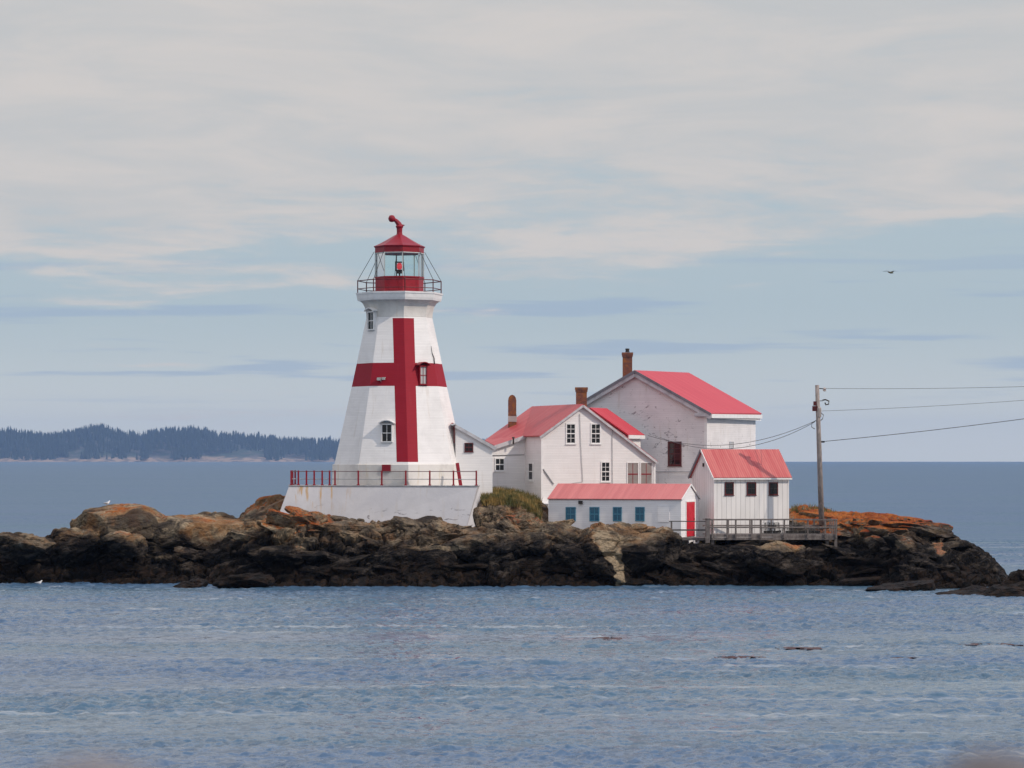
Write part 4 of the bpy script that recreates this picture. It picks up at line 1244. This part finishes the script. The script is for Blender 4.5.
    window_on(t, 542.6, 546.8, 507.5, 513.5, a, n, M['trim'], M['pane'], 1, 1, .03, sill=False)
    # chimneys
    chimney(t, 575.2, 587.6, 387.0, 408, 216.6, True)
    # arched red chimney on the left slope, with grey flashing
    Yc = 221.6; c = at(512.2, 424, Yc); Wc_ = 8.2/F*Yc
    q = MB(); zt = wz(400.5, Yc)
    q.box(Vector((c.x, Yc, (zt + 8.6)/2)), Wc_, Wc_*1.2, zt - 8.6)
    for i in range(6):
        a0 = math.pi*i/6; a1 = math.pi*(i+1)/6
        x0, z0, x1, z1 = math.cos(a0)*Wc_/2, math.sin(a0)*.42, math.cos(a1)*Wc_/2, math.sin(a1)*.42
        for yy in (-1, 1): pass
        q.prism([Vector((c.x+x0, Yc-Wc_*.6, zt+z0)), Vector((c.x+x1, Yc-Wc_*.6, zt+z1)), Vector((c.x+x1*.0, Yc-Wc_*.6, zt))], Vector((0, Wc_*1.2, 0)))
    ch = q.build('chimney', M['brick'], t)
    q = MB(); q.box(Vector((c.x + .02, Yc - Wc_*.61, wz(419.0, Yc))), Wc_*1.04, .03, .42); q.box(Vector((c.x + Wc_*.53, Yc, wz(418.0, Yc))), .03, Wc_*1.2, .5); q.build('flashing', plain('grey_flashing', (.45, .43, .42), .5), ch)
    q = MB(); c2 = at(513.4, 436.5, 216.5); q.lathe(c2 - UP*.25, [(.06, -.3), (.06, .12), (.11, .13), (.08, .22)], 8); q.build('vent_pipe', M['iron'], t)
dwelling()

def big_house():
    O, u, v = frame_of(707.0, 224.0, -22)        # O is the front right corner here
    t = thing('fog_signal_building', (O.x - 3, O.y + 4, 4.2), 'largest white building, shingles flaking, under a steep bright red roof', 'building')
    n = -v; zb = 3.8
    F_ = lambda px, py: hit_plane(px, py, O, n)
    re = F_(707.0, 411.6); pk = F_(636, 371.6)
    hw = (pk - re).dot(-u); le = re - u*(2*hw)
    dn = lambda p: Vector((p.x, p.y, zb))
    D = solve_len(O, v, 755.6)
    q = MB(); q.prism([dn(le), dn(re), re, pk, le], v*D)
    q.build('wall', M['old'], t)
    oh = n*.30; rs = (re - pk).normalized(); ls = (le - pk).normalized(); up_ = UP*.10
    r2 = re + rs*.45 ; l2 = le + ls*.4; bk = v*(D + .35) + UP*.16
    q = MB(); slab(q, pk + oh + up_, r2 + oh + up_, r2 + bk + up_, pk + bk + up_, .12); slab(q, l2 + oh + up_, pk + oh + up_, pk + bk + up_, l2 + bk + up_, .12)
    q.build('roof', M['roof_red'], t)
    q = MB(); k_ = n*.32
    q.bar(l2 + k_ - UP*.0, pk + k_ - UP*.0, .04, .20); q.bar(pk + k_ - UP*.0, r2 + k_ - UP*.0, .04, .20)
    q.build('rake_edge', M['darktrim'], t)
    q = MB(); k_ = n*.28
    q.bar(l2 + k_ - UP*.26, pk + k_ - UP*.26, .04, .26); q.bar(pk + k_ - UP*.26, r2 + k_ - UP*.26, .04, .26)
    q.build('rake_board', M['fascia'], t)
    q = MB(); a = r2 - UP*.12 + n*.25; b_ = r2 - UP*.0 + v*(D+.3)
    q.bar(a + u*.02, b_ + u*.02, .10, .30)
    q.prism([re + n*.25 - UP*.05, r2 + n*.25 - UP*.3, re + n*.25 - UP*.33], v*(D+.5))
    q.build('eave_box', M['trim'], t)
    # end return of the eave on the gable
    q = MB(); q.box(re + n*.16 - u*.35 - UP*.22, 1.1, .3, .28, u, n); q.build('eave_return', M['fascia'], t)
    q = MB()
    q.box(Vector((re.x, re.y, (re.z - .4 + zb)/2)) + n*.025 - u*.1, .22, .05, re.z - .4 - zb, u, n); q.build('corner_board', M['trim'], t)
    window_on(t, 668.0, 681.6, 441.6, 466.0, O, n, M['maroon'], M['pane_red'], 2, 4, .12, bars=M['maroon'])
    sp = lambda px, py: hit_plane(px, py, O, u)
    window_on(t, 729.2, 733.2, 441.5, 448.5, O, u, M['fascia'], M['pane_grey'], 1, 1, .04, sill=False)
    q = MB(); q.bar(F_(655, 471.5) + n*.03, F_(692, 471.5) + n*.03, .02, .06); q.build('batten', M['fascia'], t)
    chimney(t, 622.0, 632.8, 352.2, 378, 227.8, True, pot=True)
big_house()

def board_shed():
    O, u, v = frame_of(714.0, 208.0, 21)
    t = thing('board_shed', (O.x + 3, O.y + 2, 3.0), 'white vertical board shed with three small maroon windows and ribbed red roof', 'shed')
    n = -v; zb = 2.9
    W = solve_len(O, u, 789.0); D = solve_len(O, v, 691.5)
    ze = wz(476.2, 208.0); zp = wz(450.6, 208 + D/2*math.cos(R(21)))
    O_ = lambda a, b_, z: O + u*a + v*b_ + UP*z
    q = MB(); q.prism([O_(0, 0, zb), O_(0, D, zb), O_(0, D, ze), O_(0, D/2, zp), O_(0, 0, ze)], u*W); q.build('wall', M['shed'], t)
    k_ = (zp - ze) / (D/2); oe = .20; og = .14; th = .09; lift = .10
    q = MB()
    f0 = -oe; zf = ze - oe*k_ + lift
    slab(q, O_(-og, f0, zf), O_(W+og, f0, zf), O_(W+og, D/2, zp+lift), O_(-og, D/2, zp+lift), th)
    slab(q, O_(-og, D/2, zp+lift), O_(W+og, D/2, zp+lift), O_(W+og, D+oe, zf), O_(-og, D+oe, zf), th)
    q.build('roof', M['roof_shed'], t)
    q = MB()
    q.bar(O_(-og-.02, D/2, zp+lift-.05), O_(-og-.02, D+oe, zf-.05), .05, .17)
    q.build('rake_board', M['darktrim'], t)
    q = MB(); q.bar(O_(-og-.02, D/2, zp+lift-.06), O_(-og-.02, f0, zf-.06), .04, .12)
    q.bar(O_(-og, f0-.01, zf-.1), O_(W+og, f0-.01, zf-.1), .04, .12); q.build('fascia', M['trim'], t)
    for a, b_ in ((724.6, 733.6), (746.6, 756.0), (768.8, 777.8)):
        window_on(t, a, b_, 482.2, 495.0, O, n, M['maroon'], M['pane'], 2, 2, .07, bars=M['iron'])
    q = MB(); c = O_(0, D*.45, zp - 1.0); q.box(c - u*.04, .18, .06, .25, v, -u); q.build('gable_vent', M['iron'], t)
board_shed()

def long_shed():
    O, u, v = frame_of(548.4, 208.5, -20)
    t = thing('long_shed', (O.x + 4, O.y, 3.0), 'long low white shed with pale red roof, blue windows and a red end door', 'shed')
    n = -v; zb = 2.6
    W = solve_len(O, u, 681.0); E = O + u*W; D = solve_len(E, v, 699.2)
    ze = wz(499.2, 207.0)
    zp = ze + (499.2-485.3)/F*206 + .04
    O_ = lambda a, b_, z: O + u*a + v*b_ + UP*z
    q = MB(); q.prism([O_(0, 0, zb), O_(0, D, zb), O_(0, D, ze), O_(0, D/2, zp), O_(0, 0, ze)], u*W); q.build('wall', M['long'], t)
    k_ = (zp - ze)/(D/2); oe = .10; og = .06; lift = .07; zf = ze - oe*k_ + lift; th = .06
    q = MB()
    slab(q, O_(-og, -oe, zf), O_(W+og, -oe, zf), O_(W+og, D/2, zp+lift), O_(-og, D/2, zp+lift), th)
    slab(q, O_(-og, D/2, zp+lift), O_(W+og, D/2, zp+lift), O_(W+og, D+oe, zf), O_(-og, D+oe, zf), th)
    q.build('roof', M['roof_long'], t)
    q = MB(); q.bar(O_(W+og+.02, -oe, zf-.06), O_(W+og+.02, D/2, zp+lift-.06), .04, .12); q.bar(O_(W+og+.02, D/2, zp+lift-.06), O_(W+og+.02, D+oe, zf-.06), .04, .12)
    q.build('rake_board', M['trim'], t)
    for a, b_ in ((565.8, 575.8), (589.6, 599.4), (613.0, 621.8), (635.4, 644.6)):
        window_on(t, a, b_, 507.0, 521.2, O, n, M['blue'], M['pane_blue'], 2, 2, .06, sill=False, barw=.05)
    q = MB(); c = hit_plane(580.8, 502.3, O, n); q.box(c + n*.08, .26, .16, .22, u, n); q.build('vent_box', M['iron'], t)
    # boarded hatch, same white
    q = MB(); a = hit_plane(658, 505.5, O, n); b_ = hit_plane(669.5, 522, O, n)
    c = (a + b_)/2; w_ = (b_-a).dot(u); h = a.z - b_.z
    q.box(c + n*.02, w_, .04, h, u, n); q.build('hatch', M['long'], t)
    # red end door
    A = E; nn = u
    p0 = hit_plane(686.0, 502.2, A, nn); p1 = hit_plane(694.0, 535.8, A, nn)
    w_ = (p1 - p0).dot(v); c = (p0 + p1)/2
    c = Vector((c.x, c.y, (p0.z + p1.z)/2)); h = p0.z - p1.z
    q = MB(); q.box(c + nn*.03, w_, .06, h, v, nn); q.box(c + nn*.065 + UP*h*.22, w_*.72, .01, h*.34, v, nn); q.box(c + nn*.065 - UP*h*.24, w_*.72, .01, h*.36, v, nn)
    d = q.build('door', M['red_door'], t)
    q = MB(); q.bar(c + nn*.07 + v*w_*.38, c + nn*.14 + v*w_*.38, .05); q.build('handle', M['iron'], d)
    q = MB()
    for s_ in (-1, 1): q.box(c + nn*.02 + v*s_*(w_/2+.05), .09, .05, h+.1, v, nn)
    q.box(c + nn*.021 + UP*(h/2+.05), w_+.18, .05, .09, v, nn); q.build('door_frame', M['trim'], t)
long_shed()
# ------------------------------------------------------------------ landing deck
def deck(name, px0, px1, py_deck, Y0, Y1, label, posts, rails, rail_top, skirt, legs, rail_mat, depth, end_rail=False, back=True):
    t = thing(name, (wx((px0+px1)/2, Y0), Y0, wz(py_deck, Y0)), label, 'deck')
    a = Vector((wx(px0, Y0), Y0, wz(py_deck, Y0))); b_ = Vector((wx(px1, Y1), Y1, wz(py_deck, Y0)))
    u = (b_ - a).normalized(); v = Vector((-u.y, u.x, 0)); L = (b_ - a).length
    P = lambda s_, d=0.0, z=0.0: a + u*s_ + v*d + UP*z
    q = MB()
    nb = int(depth/.17)
    for i in range(nb):
        q.box(P(L/2, (i+.5)*depth/nb, -.03), L, depth/nb - .012, .05, u, v)
    q.build('planking', M['wood'], t)
    q = MB()
    for i in range(skirt):
        q.box(P(L/2, -.03 - .004*i, -.09 - i*.2), L - .02*i, .05, .18, u, v)
    for s_ in np.arange(.2, L, 1.6):
        q.box(P(s_, depth/2, -.22), .10, depth - .1, .2, u, v)
    q.build('beam', M['wood'], t)
    hz = wz(rail_top, Y0) - a.z
    for px in posts:
        s_ = solve_len(a, u, px); wdt = .11
        q = MB(); q.box(P(s_, -.11, (hz - .25)/2), wdt, .10, hz + .25, u, v); q.build('post', M['wood'], t)
    q = MB()
    q.box(P(L/2, -.09, hz + .02), L + .1, .18, .06, u, v)
    q.build('handrail', rail_mat, t)
    for rz in rails:
        q = MB(); q.box(P(L/2, -.19, hz*rz), L, .035, .10, u, v); q.build('rail', rail_mat, t)
    if back:
        for i in range(int(L/1.5) + 1):
            q = MB(); q.box(P(min(L-.1, .3 + i*1.5), depth + .06, hz/2 - .1), .09, .09, hz + .1, u, v); q.build('post', M['wood'], t)
        q = MB(); q.box(P(L/2, depth + .06, hz + .0), L, .12, .05, u, v); q.build('handrail', rail_mat, t)
        q = MB(); q.box(P(L/2, depth + .0, hz*.55), L, .03, .09, u, v); q.build('rail', rail_mat, t)
    if end_rail:
        q = MB(); q.box(P(L, depth/2, hz + .019), .12, depth, .058, u, v); q.build('handrail', rail_mat, t)
        q = MB(); q.box(P(L - .02, depth/2, hz*.55), .03, depth, .09, u, v); q.build('rail', rail_mat, t)
        for i in range(1, 4):
            q = MB(); q.box(P(L, depth*i/4, hz/2), .09, .09, hz, u, v); q.build('post', M['wood'], t)
    for (px, dd, pyb) in legs:
        s_ = solve_len(a, u, px); zb = wz(pyb, Y0)
        q = MB(); q.box(P(s_, dd, (zb - a.z)/2 - .05), .20, .20, a.z - zb - .1, u, v); q.build('leg', M['wood'], t)
    return t
deck('deck', 669.8, 708, 537.6, 204.6, 204.4, 'short low deck with dark rails in front of the red end door', (671.5, 706.5), (.48,), 521.6, 1, ((672.5, .4, 548), (706, .3, 548)), M['wood_dark'], 2.4, back=False)
deck('deck', 709.5, 836.5, 534.4, 204.3, 205.0, 'long grey weathered wooden landing deck with railing on the rocks', (712, 727, 735.5, 751.5, 760.5, 784, 807.5, 825, 836), (.50,), 520.2, 2, ((713, .2, 548), (828, .3, 556), (836, .15, 558), (834, 1.8, 552)), M['wood'], 3.2, end_rail=True)
# thick stub post between the two decks
q = MB(); p = at(707.6, 543, 204.15); q.box(Vector((p.x, 204.15, (wz(519, 204.2) + p.z)/2)), .30, .26, wz(519, 204.2) - p.z); q.box(Vector((p.x, 204.15, wz(518.7, 204.2))), .36, .32, .05)
tagged(q.build('mooring_post', M['wood']), 'thick pale wooden post standing between the two decks', 'post')

# crab pots stored on the big deck
def pot(x, y, z, rot):
    t = thing('lobster_trap', (x, y, z), 'dark rounded lobster trap stacked on the long deck', 'lobster trap', 'lobster traps stacked along the deck')
    t.rotation_euler.z = rot
    L, W, H = .95, .5, .36
    def loc(o): return o
    q = MB()
    for s_ in np.linspace(-L/2, L/2, 4):
        pts = [Vector((s_, -W/2, 0)), Vector((s_, -W/2, H*.5)), Vector((s_, -W*.3, H*.9)), Vector((s_, 0, H)), Vector((s_, W*.3, H*.9)), Vector((s_, W/2, H*.5)), Vector((s_, W/2, 0))]
        q.tube([p + t.location for p in pts], .022, 5)
    for yy, zz in ((-W/2, .02), (W/2, .02), (-W/2, H*.5), (W/2, H*.5), (-W*.3, H*.9), (W*.3, H*.9), (0, H), (0, .02), (-W*.45, H*.7), (W*.45, H*.7), (-W/2, H*.25), (W/2, H*.25)):
        q.bar(Vector((-L/2, yy, zz)) + t.location, Vector((L/2, yy, zz)) + t.location, .04, .02)
    q.build('slat_frame', M['wood_dark'], t)
    q = MB(); q.bar(Vector((-L*.3, 0, .1)) + t.location, Vector((L*.3, 0, .14)) + t.location, .3, .16); q.build('net', M['iron'], t)
    return t
def traps():
    zd = wz(534.4, 204.3) + .0
    base = pot(wx(768, 206.6), 206.6, zd, .1)
    base['label'] = 'dark lobster trap at the left end of the stack on the long deck'
    spots = [(777, 206.7, 0, -.1, 'second lobster trap from the left in the bottom row on the deck'),
             (790, 206.6, 0, .15, 'lobster trap in the bottom row just right of the gap'),
             (803, 206.7, 0, -.05, 'bottom lobster trap below the right end of the top row'),
             (816, 206.6, 0, .1, 'lobster trap at the right end of the stack near the pole'),
             (772, 206.65, .39, .05, 'lobster trap on the top row at the left end'),
             (797, 206.65, .39, .12, 'lobster trap on the top row in the middle of the deck')]
    for px, Y, dz, rot, lab in spots:
        c = base.copy(); C.objects.link(c); c.location = (wx(px, Y), Y, zd + dz); c.rotation_euler.z = rot; c['label'] = lab
        for ch in base.children:
            d = ch.copy(); C.objects.link(d); d.parent = c
traps()

# ------------------------------------------------------------------ utility pole and its wires
PY = 208.0
def pole():
    base = at(821.6, 522, PY); top = at(817.1, 385.0, PY)
    t = thing('utility_pole', base, 'leaning grey wooden utility pole at the right end of the deck', 'utility pole')
    d = top - base
    q = MB(); q.tube([base - d*.02, base + d*.5, top], [.20, .175, .14], 10); q.build('pole', wood_mat('grey_pole_wood', (.17, .15, .14), (.34, .29, .27)), t, smooth=True)
    P = lambda px, py: at(px, py, PY)
    q = MB(); q.bar(P(818, 388.4), P(823.5, 388.8), .06); q.build('bracket', M['iron'], t)
    q = MB(); c = P(824.5, 389.3); q.lathe(c - UP*.14, [(.04, 0), (.14, .04), (.08, .1), (.14, .16), (.07, .24), (.02, .27)], 8); q.build('insulator', M['ceramic'], t)
    q = MB(); q.bar(P(818, 401.0), P(822.5, 400.8), .05); q.tube([P(822.5, 400.2), P(825.5, 399.6), P(829, 401.2), P(828.6, 404.2), P(825.8, 404.8), P(825, 402.5)], .05, 5); q.build('hook', M['iron'], t)
    q = MB(); c = P(815.6, 403.5); q.box(c, .3, .25, .3); q.box(P(814.9, 408.6), .34, .3, .35); q.build('junction_box', M['rust_iron'], t)
    q = MB(); c = P(818.7, 412.0); q.lathe(c - UP*.36, [(.02, -.02), (.17, 0), (.19, .1), (.19, .62), (.12, .72), (.03, .76)], 10); q.build('cable_head', M['ceramic'], t)
    q = MB(); q.tube([P(820, 412), P(823.5, 415), P(822.5, 419), P(820, 421)], .03, 5); q.tube([P(817, 420), P(812, 423), P(811.5, 427), P(814.8, 429)], .03, 5); q.build('jumper', M['wire'], t)
    q = MB(); q.bar(P(817.4, 441.7), P(824.6, 441.9), .14, .12); q.build('crossarm', M['iron'], t)
pole()
def wire(label, pts, r):
    q = MB(); q.tube(pts, r, 5); tagged(q.build('wire', M['wire']), label, 'wire', 'overhead wires at the utility pole')
def sag(a, b_, s_, n=24):
    a, b_ = Vector(a), Vector(b_)
    return [a.lerp(b_, i/n) - UP*(4*s_*(i/n)*(1-i/n)) for i in range(n+1)]
# the seaward spans run on past the right of the picture, slowly towards the mainland
def span(label, px, py, p1, p2, r):
    a = at(px, py, PY); e = at(p1, p2, PY - 26)
    wire(label, sag(a, e, .6, 40), r)
span('top wire running right from the peak of the pole', 824.4, 388.4, 1480, 356, .013)
span('thin middle wire running right from the cable head', 820.6, 411.0, 1480, 350, .012)
span('thickest lowest wire running right from the iron crossarm', 824.0, 441.4, 1480, 341, .022)
hh = at(648, 435.5, 218.0)
wire('upper service cable drooping from the pole to the dwelling', sag(at(815, 421, PY), hh, 1.15), .018)
wire('lower service cable drooping from the pole towards the dwelling', sag(at(814.6, 422, PY), at(660, 437.5, 219.0), 1.3), .018)

# ------------------------------------------------------------------ gulls
def gull_mat(n, c): return plain(n, c, .7, var=.05)
GW, GG, GD = gull_mat('gull_white', (.82, .82, .82)), gull_mat('gull_grey', (.38, .40, .43)), plain('gull_beak', (.5, .3, .05), .5)
def standing_gull(px, py, Y, yaw, label, floating=False):
    p = at(px, py, Y)
    t = thing('gull', p, label, 'gull', 'gulls at rest around the island')
    d = Vector((math.cos(yaw), math.sin(yaw), 0)); s_ = Vector((-d.y, d.x, 0))
    up0 = .0 if floating else .16
    q = MB()
    L = [(-.30, .20, .02), (-.18, .19, .075), (-.04, .19, .115), (.10, .22, .11), (.17, .29, .07), (.20, .36, .055), (.23, .39, .058), (.27, .39, .035), (.30, .385, .012)]
    q.tube([p + d*a + UP*(b_ - .1 + up0) for a, b_, r in L], [r for a, b_, r in L], 10)
    q.build('body', GW, t, smooth=True)
    for sg in (-1, 1):
        q = MB(); q.tube([p + d*.10 + s_*sg*.085 + UP*(.14+up0), p - d*.08 + s_*sg*.105 + UP*(.13+up0), p - d*.28 + s_*sg*.05 + UP*(.12+up0), p - d*.42 + s_*sg*.02 + UP*(.10+up0)], [.03, .065, .04, .008], 8); q.build('wing', GG, t, smooth=True)
        if not floating:
            q = MB(); q.tube([p + s_*sg*.04 + UP*(.06+up0), p + s_*sg*.04], .010, 5); q.bar(p + s_*sg*.04, p + s_*sg*.04 + d*.07, .04, .01); q.build('leg', GD, t)
    q = MB(); q.tube([p + d*.28 + UP*(.29+up0), p + d*.35 + UP*(.275+up0)], [.014, .005], 6); q.build('beak', GD, t)
    t.scale = (.75, .75, .75)
standing_gull(107, 506.0, 207.6, .3, 'white gull standing on the crest of the big tan dome')
standing_gull(9.5, 537.5, 205.0, 2.6, 'white gull standing on the dark rock at the left edge')
standing_gull(39, 584.0, 202.6, .2, 'small white gull floating on the water near the left rocks', True)
def flying_gull():
    p = at(890.6, 272.6, 190.0)
    t = thing('flying_bird', p, 'small dark bird flying over the sea right of the buildings', 'bird')
    q = MB(); d = Vector((.85, .5, -.05)).normalized()
    q.tube([p - d*.30, p - d*.12, p + d*.05, p + d*.17, p + d*.24, p + d*.31], [.01, .06, .09, .055, .05, .01], 8); q.build('body', plain('bird_dark', (.08, .08, .05), .8), t, smooth=True)
    for sg in (-1, 1):
        s_ = Vector((.5*sg, -.85*sg, 0)).normalized()
        if s_.x * sg < 0: s_ = -s_
        s_ = Vector((.93*sg, .2, 0)).normalized()
        a = p + s_*.05 + UP*.03; b_ = p + s_*.30 + UP*.13; c = p + s_*.62 + UP*.10
        q = MB(); w_ = d*.09
        q.hexa([a-w_, a+w_, b_+w_*.9, b_-w_*.9, a-w_+UP*.03, a+w_+UP*.03, b_+w_*.9+UP*.02, b_-w_*.9+UP*.02])
        q.hexa([b_-w_*.9, b_+w_*.9, c+w_*.1, c-w_*.5, b_-w_*.9+UP*.02, b_+w_*.9+UP*.02, c+w_*.1+UP*.01, c-w_*.5+UP*.01])
        q.build('wing', plain('wing_dark', (.10, .10, .09), .8), t)
    t.scale = (.75, .75, .75)
flying_gull()

# ------------------------------------------------------------------ grass
def grass():
    m, t, b = material('dry_grass')
    P = pos(t); n = t.noise(P, 1.1, 4, .6)
    t.put(b.inputs['Base Color'], t.mix(t.ramp(n, .4, .6), (0.30, 0.20, 0.06), (0.08, 0.085, 0.025))); b.inputs['Roughness'].default_value = .9
    r = np.random.default_rng(9); V = []; T = []
    for (n_, pa, pb, Ya, Yb, hs) in ((7500, 481, 541, 206.8, 212.3, .36), (500, 790, 835, 212, 216, .3), (160, 322, 334, 204.2, 205.2, .25), (500, 700, 716, 205.6, 208, .3)):
        px = r.uniform(pa, pb, n_); Y = r.uniform(Ya, Yb, n_); X = (px-512)/F*Y
        Z = terrain_z(X, Y)
        for i in range(n_):
            h = hs * r.uniform(.5, 1.5); a = r.uniform(0, 6.28); w_ = .022
            lx, ly = r.normal(0, .10, 2)
            k_ = len(V)
            cx, cy = math.cos(a)*w_, math.sin(a)*w_
            V += [(X[i]-cx, Y[i]-cy, Z[i]-.1), (X[i]+cx, Y[i]+cy, Z[i]-.1), (X[i]+lx*.6+cx*.6, Y[i]+ly*.6+cy*.6, Z[i]+h*.6), (X[i]+lx+.0, Y[i]+ly, Z[i]+h)]
            T += [(k_, k_+1, k_+2), (k_, k_+2, k_+3)]
    o = np_mesh('grass', np.array(V), np.array(T), m, tri=True, smooth=False)
    tagged(o, 'dry yellow green grass on the slope between terrace and dwelling', 'grass', kind='stuff')
grass()

# ------------------------------------------------------------------ floating weed
def weed(px0, px1, py, seed, label):
    m = M.get('weed')
    if m is None:
        m = M['weed'] = plain('red_brown_weed', (.075, .020, .016), .6, var=.3, scale=4)
    Y = CAM_H * F / (py - HY); a = wx(px0, Y); b_ = wx(px1, Y); r = np.random.default_rng(seed)
    nx, ny = 60, 14; L = b_ - a
    X, Yy = np.meshgrid(np.linspace(-.5, .5, nx), np.linspace(-.5, .5, ny))
    lump = .55 + .6*fbm(X*L*1.3, Yy*2, seed*1.7, 4)
    Z = .035 * lump * (1 - (2*X)**2) * (1 - (2*Yy)**2)**.5 * 2.2 + .01
    V = np.stack([X*L, Yy*(.9 + .5*perlin(X*L*.9, .3, seed*2.3)) * 1.3, Z], -1).reshape(-1, 3)
    Q = grid_faces(ny, nx); cx = V[Q].mean(1)
    keep = fbm(cx[:, 0]*1.6 + seed*5, cx[:, 1]*1.4, .7, 3) > -.12
    o = np_mesh('seaweed_raft', V, Q[keep], m); o.location = ((a + b_)/2, Y, 0)
    tagged(o, label, 'seaweed', 'seaweed rafts drifting in the foreground water')
weed(714, 766, 657.6, 1, 'longest reddish seaweed raft, drifting below the board shed')
weed(592, 622, 638.4, 2, 'thin dark seaweed raft drifting below the long shed door')
weed(958, 1022, 644.6, 3, 'long broken seaweed raft near the right edge of the water')
weed(892, 930, 658.6, 4, 'short seaweed raft on the right, just lower than the long broken one')
weed(776, 822, 648.4, 5, 'faint narrow seaweed raft slightly right of and above the longest one')
# ------------------------------------------------------------------ the near shore the picture is taken from
def near_shore():
    xs = np.linspace(-40, 40, 161); ys = np.concatenate([np.linspace(-60, 0, 61), np.linspace(.3, 34, 113)])
    X, Y = np.meshgrid(xs, ys)
    Z = 6.75 - .02*np.maximum(-Y, 0) - .36*np.maximum(Y - .5, 0) + .30*fbm(X*.25, Y*.25, .3, 4)
    Z = np.where(Y > 8, Z - (Y-8)*.06, Z); Z = np.minimum(Z, 7.1)
    V = np.stack([X, Y, np.maximum(Z, -3)], -1).reshape(-1, 3)
    o = np_mesh('near_shore_ground', V, grid_faces(*X.shape), ROCK, kind='structure'); set_zones(o, V)
near_shore()
NEAR = plain('pinkish_granite', (.22, .195, .19), .9, var=.2, scale=3)
def near_boulder(cx, cy, half, ztop, seed, label):
    """a boulder whose crown reaches ztop"""
    v, f = boulder_arrays((cx, cy, 7.3), (half, .35, .7), 0, seed, sub=5, rough=.25, cuts=3)
    v[:, 2] += ztop - v[:, 2].max()
    c = np.array((cx, cy, 7.0))
    o = np_mesh('boulder', v - c, f, NEAR, tri=True); o.location = c
    tagged(o, label, 'boulder')
near_boulder(-.34, 2.6, .22, 8.139, 61, 'blurred pinkish boulder close to the camera in the bottom left corner')
near_boulder(.40, 2.6, .20, 8.143, 62, 'blurred pinkish brown boulder close to the camera in the bottom right corner')
